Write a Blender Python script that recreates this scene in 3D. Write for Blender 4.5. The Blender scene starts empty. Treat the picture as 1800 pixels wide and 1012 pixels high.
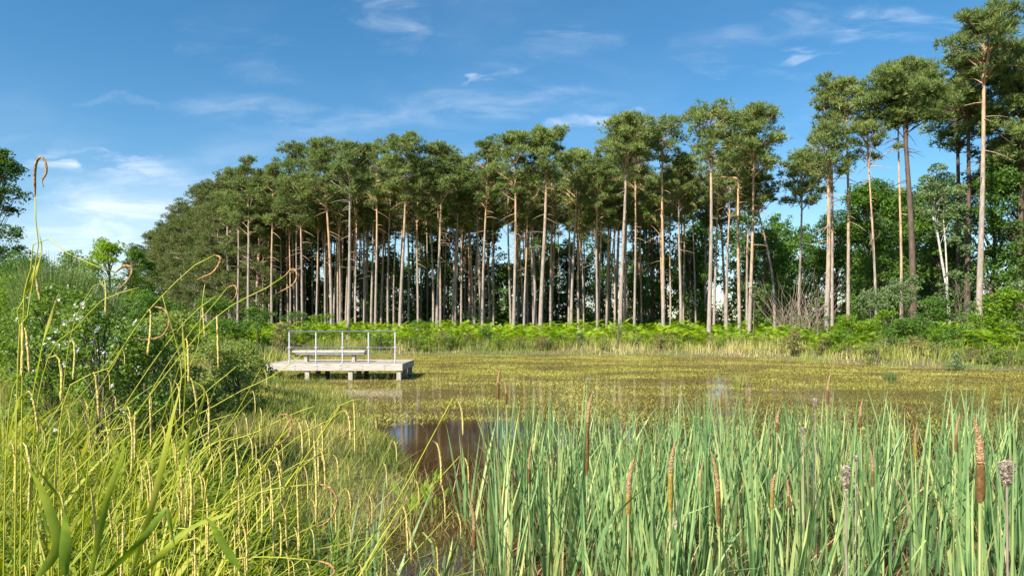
import bpy, math, random
import numpy as np
from mathutils import Vector, noise as mnoise

R = math.radians
rng = np.random.default_rng(7)
random.seed(7)
scene = bpy.context.scene
COL = scene.collection

# ------------------------------------------------------------------ camera
CAMZ = 1.9
FPX, CX, HY = 1200.0, 900.0, 568.0        # focal length / centre / horizon in photo pixels
cam_d = bpy.data.cameras.new('camera')
cam = bpy.data.objects.new('camera', cam_d); COL.objects.link(cam)
cam.location = (0, 0, CAMZ); cam.rotation_euler = (R(90), 0, 0)
cam_d.sensor_width = 36; cam_d.lens = 24; cam_d.shift_y = 62 / 1800
cam_d.clip_start = 0.05; cam_d.clip_end = 5000
scene.camera = cam

def X_at(px, Y): return (px - CX) / FPX * Y
def Z_at(py, Y): return CAMZ - (py - HY) / FPX * Y

# ------------------------------------------------------------------ world, sun, exposure
SUN_EL, SUN_AZ = R(41), R(222)            # azimuth clockwise from +Y (away from camera): behind and to the left
world = bpy.data.worlds.new('World'); scene.world = world; world.use_nodes = True
nt = world.node_tree; nt.nodes.clear()
N = nt.nodes.new; L = nt.links.new
def wmath(op, a, b=None, clamp=False):
    n = N('ShaderNodeMath'); n.operation = op; n.use_clamp = clamp
    for i, v in enumerate((a, b)):
        if v is None: continue
        if isinstance(v, (int, float)): n.inputs[i].default_value = v
        else: L(v, n.inputs[i])
    return n.outputs[0]
def wmap(v, a, b, c, d, smooth=True):
    n = N('ShaderNodeMapRange'); n.interpolation_type = 'SMOOTHSTEP' if smooth else 'LINEAR'
    L(v, n.inputs[0])
    for i, k in enumerate((a, b, c, d)): n.inputs[i + 1].default_value = k
    return n.outputs[0]
sky = N('ShaderNodeTexSky'); sky.sky_type = 'NISHITA'; sky.sun_disc = False
sky.sun_elevation = SUN_EL; sky.sun_rotation = SUN_AZ
sky.air_density = 1.0; sky.dust_density = 0.35; sky.ozone_density = 3.0; sky.altitude = 50
hs = N('ShaderNodeHueSaturation'); hs.inputs['Saturation'].default_value = 1.28
hs.inputs['Hue'].default_value = 0.492
L(sky.outputs[0], hs.inputs['Color'])
tc = N('ShaderNodeTexCoord'); sep = N('ShaderNodeSeparateXYZ'); L(tc.outputs['Generated'], sep.inputs[0])
dx, dy, dz = sep.outputs
ysafe = wmath('MAXIMUM', dy, 0.05)
u = wmath('DIVIDE', dx, ysafe); v = wmath('DIVIDE', dz, ysafe)     # direction on the sky ahead
front = wmap(dy, 0.1, 0.3, 0, 1)
cw = N('ShaderNodeCombineXYZ'); L(u, cw.inputs[0]); L(wmath('MULTIPLY', v, 2.2), cw.inputs[1])
wn = N('ShaderNodeTexNoise'); wn.inputs['Scale'].default_value = 9; wn.inputs['Detail'].default_value = 5; L(cw.outputs[0], wn.inputs[0])
wsep = N('ShaderNodeSeparateColor'); L(wn.outputs['Color'], wsep.inputs[0])
ub = wmath('ADD', u, wmath('MULTIPLY', wmath('SUBTRACT', wsep.outputs[0], .5), .20)); vb = wmath('ADD', v, wmath('MULTIPLY', wmath('SUBTRACT', wsep.outputs[1], .5), .07))
comb = N('ShaderNodeCombineXYZ'); L(u, comb.inputs[0]); L(v, comb.inputs[1])
def streak(scale, stretch, rot, detail=8, lo=.45, hi=.75, dist=.6):
    m = N('ShaderNodeMapping'); L(comb.outputs[0], m.inputs[0])
    m.inputs['Rotation'].default_value = (0, 0, rot); m.inputs['Scale'].default_value = (scale, scale * stretch, 1)
    t = N('ShaderNodeTexNoise'); t.inputs['Scale'].default_value = 1; t.inputs['Detail'].default_value = detail
    t.inputs['Roughness'].default_value = .58; t.inputs['Distortion'].default_value = dist
    L(m.outputs[0], t.inputs[0]); return wmap(t.outputs[0], lo, hi, 0, 1)
s1 = streak(3.0, 5.0, R(-6)); s2 = streak(7.0, 4.0, R(-14), lo=.38, hi=.72); s3 = streak(9.0, 2.6, R(-32), lo=.4, hi=.72)
soft = streak(1.6, 2.6, R(8), lo=.42, hi=.8, detail=5)
def blob(px, py, wx, wy, rot=0.0):
    """soft ellipse in sky direction"""
    u0, v0 = (px - CX) / FPX, (HY - py) / FPX
    a = wmath('SUBTRACT', ub, u0); b = wmath('SUBTRACT', vb, v0)
    c, s = math.cos(rot), math.sin(rot)
    p = wmath('ADD', wmath('MULTIPLY', a, c), wmath('MULTIPLY', b, s))
    q = wmath('SUBTRACT', wmath('MULTIPLY', b, c), wmath('MULTIPLY', a, s))
    p = wmath('DIVIDE', p, wx / FPX); q = wmath('DIVIDE', q, wy / FPX)
    r2 = wmath('ADD', wmath('MULTIPLY', p, p), wmath('MULTIPLY', q, q))
    return wmap(r2, 0, 1, 1, 0)
cloud = wmath('MULTIPLY', wmath('MULTIPLY', soft, wmap(s3, 0, 1, .45, 1, False)), 0.30)
for (px, py, wx, wy, rot, tex, amt) in [
    (1035, 224, 75, 20, .10, s2, 1.1), (1070, 212, 60, 14, .5, s3, .8), (875, 132, 42, 10, .42, s3, .9), (690, 38, 110, 65, -.5, s3, .55),
    (470, 205, 220, 40, -.12, s2, .42), (600, 215, 200, 38, .05, s3, .35), (430, 95, 130, 60, -.4, s3, .28),
    (240, 287, 95, 16, -.12, s2, 1.3), (120, 296, 95, 9, -.06, s2, 1.6), (110, 275, 60, 9, 0, s2, 1.2),
    (190, 390, 230, 100, .35, s1, 1.5), (140, 400, 190, 80, .1, s2, 1.0), (110, 362, 60, 8, 0, s2, 1.2),
    (1540, 45, 200, 36, -.08, s2, .8), (1440, 97, 50, 12, .25, s3, .7), (1440, 75, 55, 12, .25, s3, .8),
    (1320, 122, 160, 18, -.12, s2, .55), (1300, 60, 140, 40, .1, s2, .35), (950, 90, 170, 40, .3, s2, .35),
    (850, 185, 260, 45, .06, s2, .45), (800, 300, 800, 120, 0, s1, .35), (230, 180, 80, 12, .05, s3, .3), (1560, 220, 260, 90, .1, s1, .35)]:
    cloud = wmath('ADD', cloud, wmath('MULTIPLY', wmath('MULTIPLY', blob(px, py, wx, wy, rot), tex), amt))
cloud = wmath('ADD', cloud, wmath('MULTIPLY', blob(200, 400, 260, 120, .25), .35))
cloud = wmath('ADD', cloud, wmath('MULTIPLY', blob(700, 420, 1100, 170, 0), .3))
cloud = wmath('MULTIPLY', cloud, front)
cloud = wmath('MULTIPLY', cloud, 0.36, clamp=True)
mix = N('ShaderNodeMixRGB'); L(cloud, mix.inputs[0]); L(hs.outputs[0], mix.inputs[1]); mix.inputs[2].default_value = (8.2, 8.6, 9.2, 1)
bg = N('ShaderNodeBackground'); bg.inputs['Strength'].default_value = 0.070
L(mix.outputs[0], bg.inputs[0])
wo = N('ShaderNodeOutputWorld'); L(bg.outputs[0], wo.inputs[0])

sd = bpy.data.lights.new('sun', 'SUN'); sd.energy = 5.0; sd.angle = R(0.5); sd.color = (1.0, 0.93, 0.80)
sun = bpy.data.objects.new('sun', sd); COL.objects.link(sun)
to_sun = Vector((math.sin(SUN_AZ) * math.cos(SUN_EL), math.cos(SUN_AZ) * math.cos(SUN_EL), math.sin(SUN_EL)))
sun.rotation_euler = to_sun.to_track_quat('Z', 'Y').to_euler(); sun.location = to_sun * 200
scene.view_settings.view_transform = 'Standard'; scene.view_settings.look = 'None'
scene.view_settings.exposure = 1.2; scene.view_settings.gamma = 1; scene.view_settings.use_curve_mapping = False
scene.cycles.max_bounces = 6; scene.cycles.transparent_max_bounces = 4
scene.cycles.diffuse_bounces = 3; scene.cycles.glossy_bounces = 3; scene.cycles.transmission_bounces = 3

# ------------------------------------------------------------------ object helpers
def tag(o, label=None, cat=None, group=None, kind=None):
    if label: o['label'] = label
    if cat: o['category'] = cat
    if group: o['group'] = group
    if kind: o['kind'] = kind
    return o
def empty(name, loc, label, cat, group=None):
    o = bpy.data.objects.new(name, None); COL.objects.link(o); o.location = loc
    o.empty_display_size = .2
    return tag(o, label, cat, group)
def link(name, me, parent=None):
    o = bpy.data.objects.new(name, me); COL.objects.link(o)
    if parent is not None: o.parent = parent
    return o
def copy_thing(o, loc, rz=0, sc=(1, 1, 1), label=None):
    c = o.copy(); COL.objects.link(c); c.location = loc; c.rotation_euler = (0, 0, rz); c.scale = sc
    if label: c['label'] = label
    for ch in o.children:
        k = ch.copy(); COL.objects.link(k); k.parent = c
    return c

class Soup:
    """collects vertices, triangles / quads and a per vertex tint, becomes one mesh"""
    def __init__(s): s.V = []; s.F = []; s.T = []; s.M = []; s.n = 0
    def add(s, V, F, T=0.5, m=0):
        V = np.asarray(V, float).reshape(-1, 3); F = np.asarray(F, int)
        if len(V) == 0: return
        s.V.append(V); s.F.append(F + s.n)
        s.T.append(np.full(len(V), T) if np.isscalar(T) else np.asarray(T, float)); s.M.append(np.full(len(F), m)); s.n += len(V)
    def mesh(s, name, mats, smooth=False):
        me = bpy.data.meshes.new(name)
        V = np.concatenate(s.V); T = np.concatenate(s.T)
        cnt = np.concatenate([np.full(len(f), f.shape[1]) for f in s.F]); idx = np.concatenate([f.ravel() for f in s.F])
        me.vertices.add(len(V)); me.vertices.foreach_set('co', V.ravel())
        me.loops.add(len(idx)); me.loops.foreach_set('vertex_index', idx.astype(np.int32))
        me.polygons.add(len(cnt)); st = np.concatenate([[0], np.cumsum(cnt)[:-1]])
        me.polygons.foreach_set('loop_start', st.astype(np.int32))
        me.polygons.foreach_set('material_index', np.concatenate(s.M).astype(np.int32))
        me.polygons.foreach_set('use_smooth', np.full(len(cnt), smooth))
        a = me.attributes.new('tint', 'FLOAT', 'POINT'); a.data.foreach_set('value', T)
        for m in (mats if isinstance(mats, (list, tuple)) else [mats]): me.materials.append(m)
        me.update(calc_edges=True); return me

def norm(a): return a / np.maximum(np.linalg.norm(a, axis=-1, keepdims=True), 1e-9)

def blades(sp, P, H, W, az, lean, curve, seg=3, twist=0, tint=None, taper=1.6, m=0, base=1.0, kink=None):
    """grass-like strips; angles measured from vertical"""
    P = np.asarray(P, float); n = len(P)
    if n == 0: return
    H, W, az, lean, curve = [np.broadcast_to(np.asarray(a, float), (n,)) for a in (H, W, az, lean, curve)]
    tint = rng.random(n) if tint is None else np.broadcast_to(tint, (n,))
    s = np.linspace(0, 1, seg + 1)
    th = lean[:, None] + curve[:, None] * s[None] ** 1.3
    if kink is not None:       # fold over at a point
        k, ang = kink; th = th + np.where(s[None] > k[:, None], ang[:, None], 0)
    tm = (th[:, 1:] + th[:, :-1]) / 2; dl = (H / seg)[:, None]
    r = np.concatenate([np.zeros((n, 1)), np.cumsum(np.sin(tm) * dl, 1)], 1)
    z = np.concatenate([np.zeros((n, 1)), np.cumsum(np.cos(tm) * dl, 1)], 1)
    ca, sa = np.cos(az)[:, None], np.sin(az)[:, None]
    C = np.stack([P[:, 0:1] + r * ca, P[:, 1:2] + r * sa, P[:, 2:3] + z], -1)
    tw = rng.uniform(-1, 1, n)[:, None] * twist * s[None] + rng.uniform(-1, 1, n)[:, None] * min(twist, 1.5)
    wx = -sa * np.cos(tw) + ca * np.sin(tw); wy = ca * np.cos(tw) + sa * np.sin(tw)
    D = np.stack([wx, wy, np.zeros_like(wx)], -1)
    prof = np.clip(base + (1 - base) * np.minimum(s * 4, 1), 0, 1) * (1 - s ** taper)
    D = D * (W[:, None] * .5 * prof[None])[..., None]
    Lf, Rt = (C - D)[:, :-1], (C + D)[:, :-1]
    body = np.stack([Lf, Rt], 2).reshape(n, -1, 3)                     # n, 2*seg
    V = np.concatenate([body, C[:, -1:]], 1); k = 2 * seg + 1
    off = (np.arange(n) * k)[:, None]
    Q = []
    for i in range(seg - 1):
        Q.append(np.concatenate([off + 2 * i, off + 2 * i + 1, off + 2 * i + 3, off + 2 * i + 2], 1))
    TT = np.repeat(tint, k)
    tri = np.concatenate([off + 2 * seg - 2, off + 2 * seg - 1, off + 2 * seg], 1)
    base_n = sp.n
    sp.V.append(V.reshape(-1, 3)); sp.T.append(TT); sp.n += n * k
    if Q: q = np.concatenate(Q); sp.F.append(q + base_n); sp.M.append(np.full(len(q), m))
    sp.F.append(tri + base_n); sp.M.append(np.full(n, m))

def rdir(n): return norm(rng.normal(size=(n, 3)))

def leaves(sp, C, size, up=0.5, tint=None, m=0, aspect=.55):
    """small folded leaf rhombi with random attitude"""
    n = len(C)
    if n == 0: return
    size = np.broadcast_to(size, (n,)); tint = rng.random(n) if tint is None else tint
    a = norm(rdir(n) * np.array([1, 1, .55])); nrm = norm(rdir(n) + np.array([0, 0, up * 2]))
    b = norm(np.cross(nrm, a)); a = norm(np.cross(b, nrm))
    s = size[:, None]
    V = np.stack([C - a * s * .5, C + b * s * aspect * .5 + nrm * s * .08, C + a * s * .5, C - b * s * aspect * .5 + nrm * s * .08], 1)
    o = np.arange(n)[:, None] * 4
    sp.add(V.reshape(-1, 3), o + np.array([[0, 1, 2, 3]]), np.repeat(tint, 4), m)

def needles(sp, C, D, size, k=5, spread=.75, wid=.2, tint=None, m=0):
    """tufts of k pointed needles around direction D"""
    n = len(C)
    if n == 0: return
    tint = rng.random(n) if tint is None else tint
    Cr = np.repeat(C, k, 0); Dr = norm(np.repeat(D, k, 0) + rdir(n * k) * spread); s = np.repeat(np.broadcast_to(size, (n,)), k)[:, None] * rng.uniform(.7, 1.2, (n * k, 1))
    side = norm(np.cross(Dr, rdir(n * k))) * s * wid * .5
    V = np.stack([Cr - side, Cr + side, Cr + Dr * s], 1)
    o = np.arange(n * k)[:, None] * 3
    sp.add(V.reshape(-1, 3), o + np.array([[0, 1, 2]]), np.repeat(tint, 3 * k), m)

def tube(sp, pts, rad, sides=7, tint=.5, m=0, cap=True):
    pts = np.asarray(pts, float); n = len(pts); rad = np.broadcast_to(np.asarray(rad, float), (n,))
    T = norm(np.gradient(pts, axis=0))
    ref = np.array([0, 0, 1.]) if abs(T[0, 2]) < .8 else np.array([0, 1., 0])
    A = norm(np.cross(T, ref)); B = np.cross(T, A)
    a = np.linspace(0, 2 * math.pi, sides, endpoint=False)
    V = pts[:, None] + rad[:, None, None] * (A[:, None] * np.cos(a)[None, :, None] + B[:, None] * np.sin(a)[None, :, None])
    F = [[i * sides + j, i * sides + (j + 1) % sides, (i + 1) * sides + (j + 1) % sides, (i + 1) * sides + j] for i in range(n - 1) for j in range(sides)]
    base = sp.n
    sp.add(V.reshape(-1, 3), F, tint, m)
    if cap and sides >= 4:
        for r_ in (0, n - 1):
            c = sp.n; sp.add([pts[r_]], np.zeros((0, 3), int), tint, m)
            sp.F.append(np.array([[c, base + r_ * sides + j, base + r_ * sides + (j + 1) % sides] for j in range(sides)])); sp.M.append(np.full(sides, m))

def box(sp, x0, x1, y0, y1, z0, z1, tint=.5, m=0, bev=0.0):
    b = min(bev, (x1 - x0) / 3, (y1 - y0) / 3, (z1 - z0) / 3)
    import itertools
    if b <= 0:
        V = [(x, y, z) for x in (x0, x1) for y in (y0, y1) for z in (z0, z1)]
        F = [[0, 1, 3, 2], [4, 6, 7, 5], [0, 4, 5, 1], [2, 3, 7, 6], [0, 2, 6, 4], [1, 5, 7, 3]]
        sp.add(V, F, tint, m); return
    # octagonal chamfer along the long axis' end faces: 24-vertex chamfered box
    V = []; I = {}
    for sx, sy, sz in itertools.product((0, 1), repeat=3):
        x, y, z = (x0, x1)[sx], (y0, y1)[sy], (z0, z1)[sz]
        ix, iy, iz = (b, -b)[sx], (b, -b)[sy], (b, -b)[sz]
        for ax, p in enumerate([(x, y + iy, z + iz), (x + ix, y, z + iz), (x + ix, y + iy, z)]):
            I[(sx, sy, sz, ax)] = len(V); V.append(p)
    F4 = []; F3 = []
    for ax in range(3):
        o1, o2 = [i for i in range(3) if i != ax]
        for sgn in (0, 1):
            c = []
            for p, q in ((0, 0), (1, 0), (1, 1), (0, 1)):
                k = [0, 0, 0]; k[ax] = sgn; k[o1] = p; k[o2] = q; c.append(I[(*k, ax)])
            F4.append(c)
        for p, q in itertools.product((0, 1), repeat=2):     # edges along ax
            c = []
            for (e, f) in ((0, o1), (0, o2), (1, o2), (1, o1)):
                k = [0, 0, 0]; k[ax] = e; k[o1] = p; k[o2] = q; c.append(I[(*k, f)])
            F4.append(c)
    for k in itertools.product((0, 1), repeat=3): F3.append([I[(*k, a)] for a in range(3)])
    base = sp.n
    sp.add(V, F4, tint, m); sp.F.append(np.array(F3) + base); sp.M.append(np.full(len(F3), m))

def vnoise(x, y, scale=1.0, seed=0):
    """smooth 2d value noise, vectorised"""
    x = np.asarray(x, float) / scale + seed * 17.3; y = np.asarray(y, float) / scale - seed * 9.1
    xi, yi = np.floor(x), np.floor(y); fx, fy = x - xi, y - yi
    fx = fx * fx * (3 - 2 * fx); fy = fy * fy * (3 - 2 * fy)
    def h(a, b):
        t = np.sin(a * 127.1 + b * 311.7 + seed * 3.7) * 43758.5453; return t - np.floor(t)
    return (h(xi, yi) * (1 - fx) + h(xi + 1, yi) * fx) * (1 - fy) + (h(xi, yi + 1) * (1 - fx) + h(xi + 1, yi + 1) * fx) * fy
def fbm(x, y, scale, seed=0): return (vnoise(x, y, scale, seed) + .5 * vnoise(x, y, scale / 2.1, seed + 1) + .25 * vnoise(x, y, scale / 4.3, seed + 2)) / 1.75
def sstep(a, b, x): t = np.clip((x - a) / (b - a), 0, 1); return t * t * (3 - 2 * t)

# ------------------------------------------------------------------ materials
def mat_new(name):
    m = bpy.data.materials.new(name); m.use_nodes = True; t = m.node_tree
    b = t.nodes['Principled BSDF']; return m, t, b
def ramp(t, fac, cols):
    r = t.nodes.new('ShaderNodeValToRGB'); e = r.color_ramp.elements
    while len(e) < len(cols): e.new(.5)
    for i, (p, c) in enumerate(cols): e[i].position = p; e[i].color = (*c, 1)
    if fac is not None: t.links.new(fac, r.inputs[0])
    return r.outputs[0]
def leaf_mat(name, cols, trans=.35, rough=.55, rnd=.3, noise=None, spec=.3, tcol=1.25):
    """cols: list of colours over the tint"""
    m, t, b = mat_new(name)
    at = t.nodes.new('ShaderNodeAttribute'); at.attribute_name = 'tint'
    oi = t.nodes.new('ShaderNodeObjectInfo')
    mx = t.nodes.new('ShaderNodeMix'); mx.inputs[0].default_value = rnd
    t.links.new(at.outputs['Fac'], mx.inputs[2]); t.links.new(oi.outputs['Random'], mx.inputs[3])
    fac = mx.outputs[0]
    if noise:
        tcn = t.nodes.new('ShaderNodeTexCoord'); n = t.nodes.new('ShaderNodeTexNoise'); n.inputs['Scale'].default_value = noise; n.inputs['Detail'].default_value = 3
        t.links.new(tcn.outputs['Object'], n.inputs[0])
        m2 = t.nodes.new('ShaderNodeMix'); m2.inputs[0].default_value = .45; t.links.new(fac, m2.inputs[2]); t.links.new(n.outputs[0], m2.inputs[3]); fac = m2.outputs[0]
    k = len(cols)
    c = ramp(t, fac, [(i / (k - 1) * .8 + .1, cc) for i, cc in enumerate(cols)])
    t.links.new(c, b.inputs['Base Color']); b.inputs['Roughness'].default_value = rough; b.inputs['Specular IOR Level'].default_value = spec
    tr = t.nodes.new('ShaderNodeBsdfTranslucent'); hv = t.nodes.new('ShaderNodeHueSaturation'); hv.inputs['Value'].default_value = tcol; hv.inputs['Saturation'].default_value = 1.1; hv.inputs['Hue'].default_value = .49
    t.links.new(c, hv.inputs['Color']); t.links.new(hv.outputs[0], tr.inputs[0])
    ms = t.nodes.new('ShaderNodeMixShader'); ms.inputs[0].default_value = trans
    t.links.new(b.outputs[0], ms.inputs[1]); t.links.new(tr.outputs[0], ms.inputs[2])
    t.links.new(ms.outputs[0], t.nodes['Material Output'].inputs[0]); return m

M_pine = leaf_mat('pine_needles', [(.05, .085, .028), (.13, .185, .052), (.235, .30, .088), (.36, .42, .14)], trans=.35, noise=.6, rnd=.3)
M_pine_grey = leaf_mat('pine_needles_grey', [(.07, .10, .035), (.15, .19, .055), (.24, .28, .09)], trans=.33, noise=.5, rnd=.35)
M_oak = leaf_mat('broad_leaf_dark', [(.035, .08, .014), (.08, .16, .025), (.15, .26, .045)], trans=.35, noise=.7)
M_green = leaf_mat('broad_leaf_green', [(.05, .11, .018), (.10, .20, .03), (.18, .30, .05)], trans=.4, noise=.8)
M_bright = leaf_mat('broad_leaf_bright', [(.08, .16, .015), (.17, .29, .02), (.30, .43, .04)], trans=.45, noise=.8)
M_willow = leaf_mat('willow_leaf', [(.09, .14, .055), (.16, .23, .09), (.27, .35, .16)], trans=.35, noise=1.2)
M_gorse = leaf_mat('gorse_leaf', [(.12, .18, .04), (.23, .30, .07), (.37, .42, .12)], trans=.48, noise=1.5)
M_heath = leaf_mat('brown_heather', [(.12, .11, .04), (.20, .18, .06), (.28, .24, .09)], trans=.2, noise=1.5)
M_bramble = leaf_mat('bramble_leaf', [(.06, .12, .02), (.16, .26, .04), (.30, .41, .09)], trans=.45, noise=3)
M_broom = leaf_mat('broom_twig', [(.08, .14, .04), (.14, .21, .06), (.22, .29, .09)], trans=.3)
M_bracken = leaf_mat('bracken_frond', [(.10, .19, .012), (.20, .33, .018), (.36, .48, .03)], trans=.45, rnd=0)
M_fringe = leaf_mat('shore_grass_blade', [(.13, .19, .03), (.27, .31, .06), (.42, .41, .12), (.56, .49, .22)], trans=.35, rnd=0)
M_weed = leaf_mat('pond_weed_blade', [(.15, .11, .045), (.25, .21, .055), (.32, .31, .06), (.44, .42, .11)], trans=.25, rnd=0)
M_fine = leaf_mat('fine_grass_blade', [(.07, .12, .02), (.17, .22, .035), (.36, .36, .08), (.52, .42, .18)], trans=.35, rnd=0)
M_bankgrass = leaf_mat('long_grass_blade', [(.025, .06, .01), (.10, .17, .015), (.32, .38, .03), (.52, .44, .10)], trans=.4, rnd=0, noise=12)
M_cattail = leaf_mat('cattail_leaf', [(.03, .085, .03), (.13, .24, .085), (.32, .44, .17), (.70, .64, .22)], trans=.38, rough=.4, rnd=.12, noise=9, spec=.3)
M_cat_stem = leaf_mat('cattail_stem', [(.13, .17, .05), (.22, .25, .07)], trans=.0, rough=.4)
M_sedge = leaf_mat('sedge_leaf', [(.03, .08, .012), (.13, .21, .02), (.34, .37, .04), (.52, .47, .13)], trans=.4, rough=.5, rnd=.12, noise=14, spec=.22)
M_sedge_stem = leaf_mat('sedge_stem', [(.30, .32, .03), (.42, .42, .04)], trans=.1, rough=.45)
M_straw = leaf_mat('dead_straw', [(.10, .055, .025), (.26, .16, .07), (.52, .40, .23)], trans=.2, rnd=0)
M_plantain = leaf_mat('water_plantain_leaf', [(.14, .24, .03), (.28, .38, .06)], trans=.35, rough=.35)

def rough_mat(name, cols, scale=20, stretch=(1, 1, 1), rough=.85, bump=.3, detail=6, coord='Object'):
    m, t, b = mat_new(name)
    tc = t.nodes.new('ShaderNodeTexCoord'); mp = t.nodes.new('ShaderNodeMapping'); mp.inputs['Scale'].default_value = stretch
    n = t.nodes.new('ShaderNodeTexNoise'); n.inputs['Scale'].default_value = scale; n.inputs['Detail'].default_value = detail
    t.links.new(tc.outputs[coord], mp.inputs[0]); t.links.new(mp.outputs[0], n.inputs[0])
    c = ramp(t, n.outputs[0], [(.3 + .4 * i / (len(cols) - 1), cc) for i, cc in enumerate(cols)])
    t.links.new(c, b.inputs['Base Color']); b.inputs['Roughness'].default_value = rough; b.inputs['Specular IOR Level'].default_value = .25
    bp = t.nodes.new('ShaderNodeBump'); bp.inputs['Strength'].default_value = bump; bp.inputs['Distance'].default_value = .02
    t.links.new(n.outputs[0], bp.inputs['Height']); t.links.new(bp.outputs[0], b.inputs['Normal'])
    return m
# Scots pine bark: grey-brown plates low, orange flakes towards the crown (a real change of the bark with height)
def bark_mat(name, low, high, mid=(.3, .6)):
    m, t, b = mat_new(name); tc = t.nodes.new('ShaderNodeTexCoord'); sp = t.nodes.new('ShaderNodeSeparateXYZ'); t.links.new(tc.outputs['Object'], sp.inputs[0])
    mp = t.nodes.new('ShaderNodeMapping'); mp.inputs['Scale'].default_value = (6, 6, 1.6); t.links.new(tc.outputs['Object'], mp.inputs[0])
    n = t.nodes.new('ShaderNodeTexNoise'); n.inputs['Scale'].default_value = 1.3; n.inputs['Detail'].default_value = 6; n.inputs['Roughness'].default_value = .65; t.links.new(mp.outputs[0], n.inputs[0])
    oi = t.nodes.new('ShaderNodeObjectInfo')
    def mth(op, a, c):
        q = t.nodes.new('ShaderNodeMath'); q.operation = op
        for i, v_ in enumerate((a, c)):
            if isinstance(v_, (int, float)): q.inputs[i].default_value = v_
            else: t.links.new(v_, q.inputs[i])
        return q.outputs[0]
    h = mth('ADD', mth('DIVIDE', sp.outputs[2], 18.0), mth('MULTIPLY', mth('SUBTRACT', n.outputs[0], .5), .5))
    h = mth('ADD', h, mth('MULTIPLY', mth('SUBTRACT', oi.outputs['Random'], .5), .45))
    c1 = ramp(t, n.outputs[0], [(.3, tuple(k * .55 for k in low)), (.5, low), (.72, tuple(min(1, k * 1.5) for k in low))])
    c2 = ramp(t, n.outputs[0], [(.3, tuple(k * .6 for k in high)), (.5, high), (.72, tuple(min(1, k * 1.4) for k in high))])
    mr = t.nodes.new('ShaderNodeMapRange'); t.links.new(h, mr.inputs[0]); mr.inputs[1].default_value = mid[0]; mr.inputs[2].default_value = mid[1]
    mx = t.nodes.new('ShaderNodeMixRGB'); t.links.new(mr.outputs[0], mx.inputs[0]); t.links.new(c1, mx.inputs[1]); t.links.new(c2, mx.inputs[2])
    t.links.new(mx.outputs[0], b.inputs['Base Color']); b.inputs['Roughness'].default_value = .85; b.inputs['Specular IOR Level'].default_value = .2
    bp = t.nodes.new('ShaderNodeBump'); bp.inputs['Strength'].default_value = .5; bp.inputs['Distance'].default_value = .03; t.links.new(n.outputs[0], bp.inputs['Height']); t.links.new(bp.outputs[0], b.inputs['Normal'])
    return m
M_bark = bark_mat('pine_bark', (.27, .225, .19), (.42, .27, .16))
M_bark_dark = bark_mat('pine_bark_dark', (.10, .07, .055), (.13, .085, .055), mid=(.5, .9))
M_bark_broad = rough_mat('broadleaf_bark', [(.05, .04, .03), (.12, .10, .07), (.18, .15, .11)], 4, (3, 3, 1), bump=.5)
M_bark_birch = rough_mat('birch_bark', [(.16, .14, .12), (.42, .40, .36), (.56, .54, .50)], 5, (1, 1, 4), bump=.2)
M_twig = rough_mat('dead_twig', [(.16, .12, .09), (.30, .25, .20)], 6)
M_wood = rough_mat('weathered_timber', [(.26, .23, .19), (.42, .38, .33), (.54, .50, .45)], 5, (.6, 8, 8), rough=.8, bump=.25)
M_wood_end = rough_mat('weathered_board', [(.24, .21, .18), (.36, .32, .28), (.47, .43, .38)], 5, (8, .6, 8), rough=.8, bump=.3)
M_post = rough_mat('timber_post', [(.24, .21, .16), (.38, .34, .28), (.50, .46, .39)], 6, (8, 8, .8), bump=.3)
M_galv = rough_mat('galvanised_steel', [(.34, .36, .38), (.46, .48, .50)], 12, rough=.42, bump=.03); M_galv.node_tree.nodes['Principled BSDF'].inputs['Metallic'].default_value = .35
M_frame = rough_mat('grey_steel_frame', [(.14, .15, .17), (.22, .23, .25)], 12, rough=.5, bump=.05)
M_spike = rough_mat('cattail_male_spike', [(.22, .12, .055), (.40, .25, .12), (.58, .42, .25)], 160, (1, 1, 1.5), rough=.95, bump=.9)
M_head = rough_mat('cattail_brown_head', [(.06, .03, .012), (.12, .065, .02), (.18, .10, .035)], 120, (1, 1, .5), rough=.95, bump=.3)
M_head_green = rough_mat('cattail_unripe_head', [(.12, .09, .015), (.22, .16, .03), (.30, .22, .05)], 120, (1, 1, .5), rough=.9, bump=.3)
M_fluff = rough_mat('cattail_fluff', [(.09, .07, .05), (.30, .25, .19), (.55, .49, .40)], 70, rough=1, bump=1.0)
M_catkin = rough_mat('sedge_catkin', [(.30, .24, .05), (.52, .42, .12), (.66, .55, .22)], 200, (1, 1, .7), rough=.9, bump=.5)
M_catkin_brown = rough_mat('sedge_catkin_brown', [(.14, .07, .025), (.30, .17, .07), (.45, .30, .15)], 150, rough=.9, bump=.5)
M_flower = leaf_mat('bramble_flower', [(.75, .72, .70), (.85, .84, .82)], trans=.2)

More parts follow.
